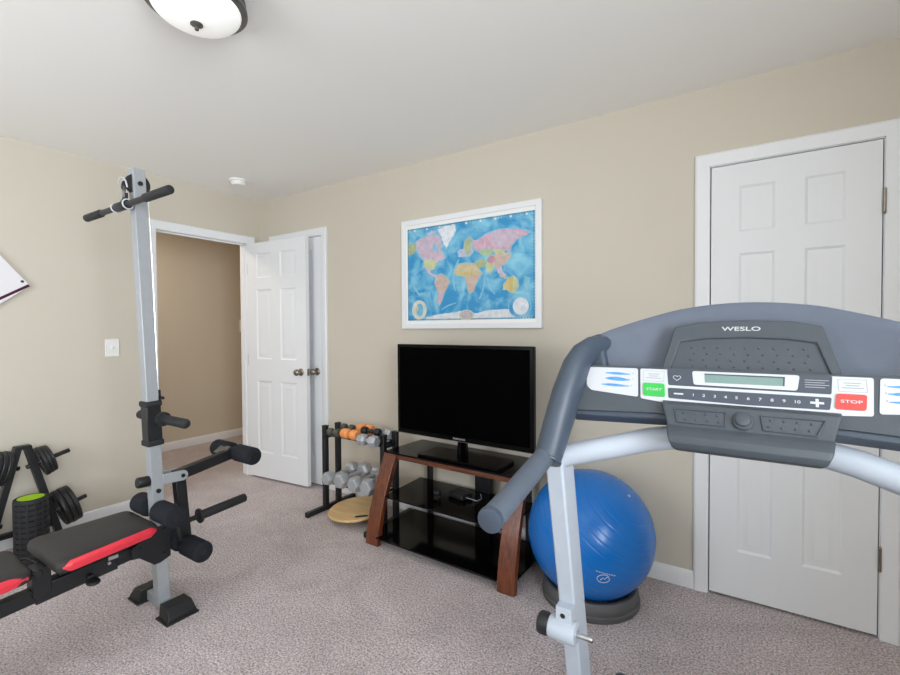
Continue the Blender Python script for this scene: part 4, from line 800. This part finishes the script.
for s in (-1, 1):
    p = [(s*x, y) for x, y in [(-0.2955, 0.0600), (-0.1925, 0.0612), (-0.1867, -0.0031), (-0.2850, 0.0050), (-0.2965, 0.0150), (-0.2990, 0.0354)]] if s > 0 else [(-x, y) for x, y in [(-0.2955, 0.0600), (-0.1925, 0.0612), (-0.1867, -0.0031), (-0.2850, 0.0050), (-0.2965, 0.0150), (-0.2990, 0.0354)]]
    plate('side_label', p, 'white', -0.002, 0.0016, 0.005)
    m = MB()
    for k, (xa, xb, y, th) in enumerate(((-0.259, -0.207, 0.0473, 0.0030), (-0.258, -0.206, 0.0345, 0.0048), (-0.265, -0.206, 0.0200, 0.0032))):
        n = 10
        if s > 0: xa, xb = 0.258, 0.200
        up_ = [(xa+(xb-xa)*q/n, y + th*math.sin(PI*min(1, q/n+0.08))*0.9) for q in range(n+1)]; lo_ = [(xa+(xb-xa)*q/n, y - th*math.sin(PI*(q/n)*0.9)*0.8 - 0.0006) for q in range(n, -1, -1)]
        m.prism(up_ + lo_, FP, 0.001, 0.0022)
    obj('label_swooshes', m, 'bluep', cb)
    m = MB()
    for k in range(3): m.prism(ell(s*0.1975 if s > 0 else -0.2015, 0.049-k*0.014, 0.0012, 0.0014, 8), FP, 0.001, 0.0022)
    obj('label_dots', m, 'greyp', cb)
# lower tray block: pockets, knob, bumper
prof = [(-1.508, 1.145, 0.139), (-1.524, 1.142, 0.139), (-1.545, 1.104, 0.1265), (-1.556, 1.101, 0.1265), (-1.572, 1.090, 0.123), (-1.576, 1.078, 0.120), (-1.571, 1.066, 0.116), (-1.556, 1.0585, 0.112), (-1.53, 1.056, 0.110), (-1.455, 1.058, 0.110), (-1.448, 1.075, 0.112), (-1.448, 1.145, 0.139)]
m = MB(); rings = []
for q in (-1, -0.985, -0.94, 0.94, 0.985, 1):
    k = 0.006 if abs(q) == 1 else 0.0015 if abs(q) > 0.98 else 0
    rings.append([T(q*hw, y + (k if y < -1.5 else -k), z + (k*0.5 if z < 1.08 else 0)) for y, z, hw in prof])
m.loft(rings); tr = obj('tray_block', m, 'console', t, bevel=0.003, smooth=50)
FK = frame((TX, -1.5345, 1.123), (1,0,0), (0, 0.55, 1))
def tray(poly, s):
    m = MB(); cx = sum(p[0] for p in poly)/4; cy = sum(p[1] for p in poly)/4
    inn = [(cx+(x-cx)*0.955, cy+(y-cy)*0.88) for x, y in poly]; m.ring(poly, inn, FK, -0.003, 0.0025); m.prism(inn, FK, -0.003, -0.0003); po = obj('pocket', m, 'dark', tr, bevel=0.0008)  # no cut-out: the darker plate paints in the shade of a recess
    m = MB()
    for r in range(2):
        for k in range(4): m.sphere(FK @ V(cx + (k-1.5)*0.019 - s*r*0.003, cy + (0.5-r)*0.012, 0.0), 0.0022, 8, 6)
    obj('dimples', m, 'console', po)
tray([(-0.116, 0.0125), (-0.028, 0.0125), (-0.028, -0.0155), (-0.109, -0.0155)], -1)
tray([(0.024, 0.0125), (0.116, 0.0125), (0.104, -0.0175), (0.028, -0.0160)], 1)
m = MB(); m.lathe([(0.001, -0.002), (0.0165, -0.002), (0.0165, 0.004), (0.0145, 0.006), (0.0115, 0.006), (0.011, 0.011), (0.008, 0.0125), (0.001, 0.0125)], 28, FK @ Matrix.Translation((-0.002, -0.002, 0))); obj('knob', m, 'console', tr)
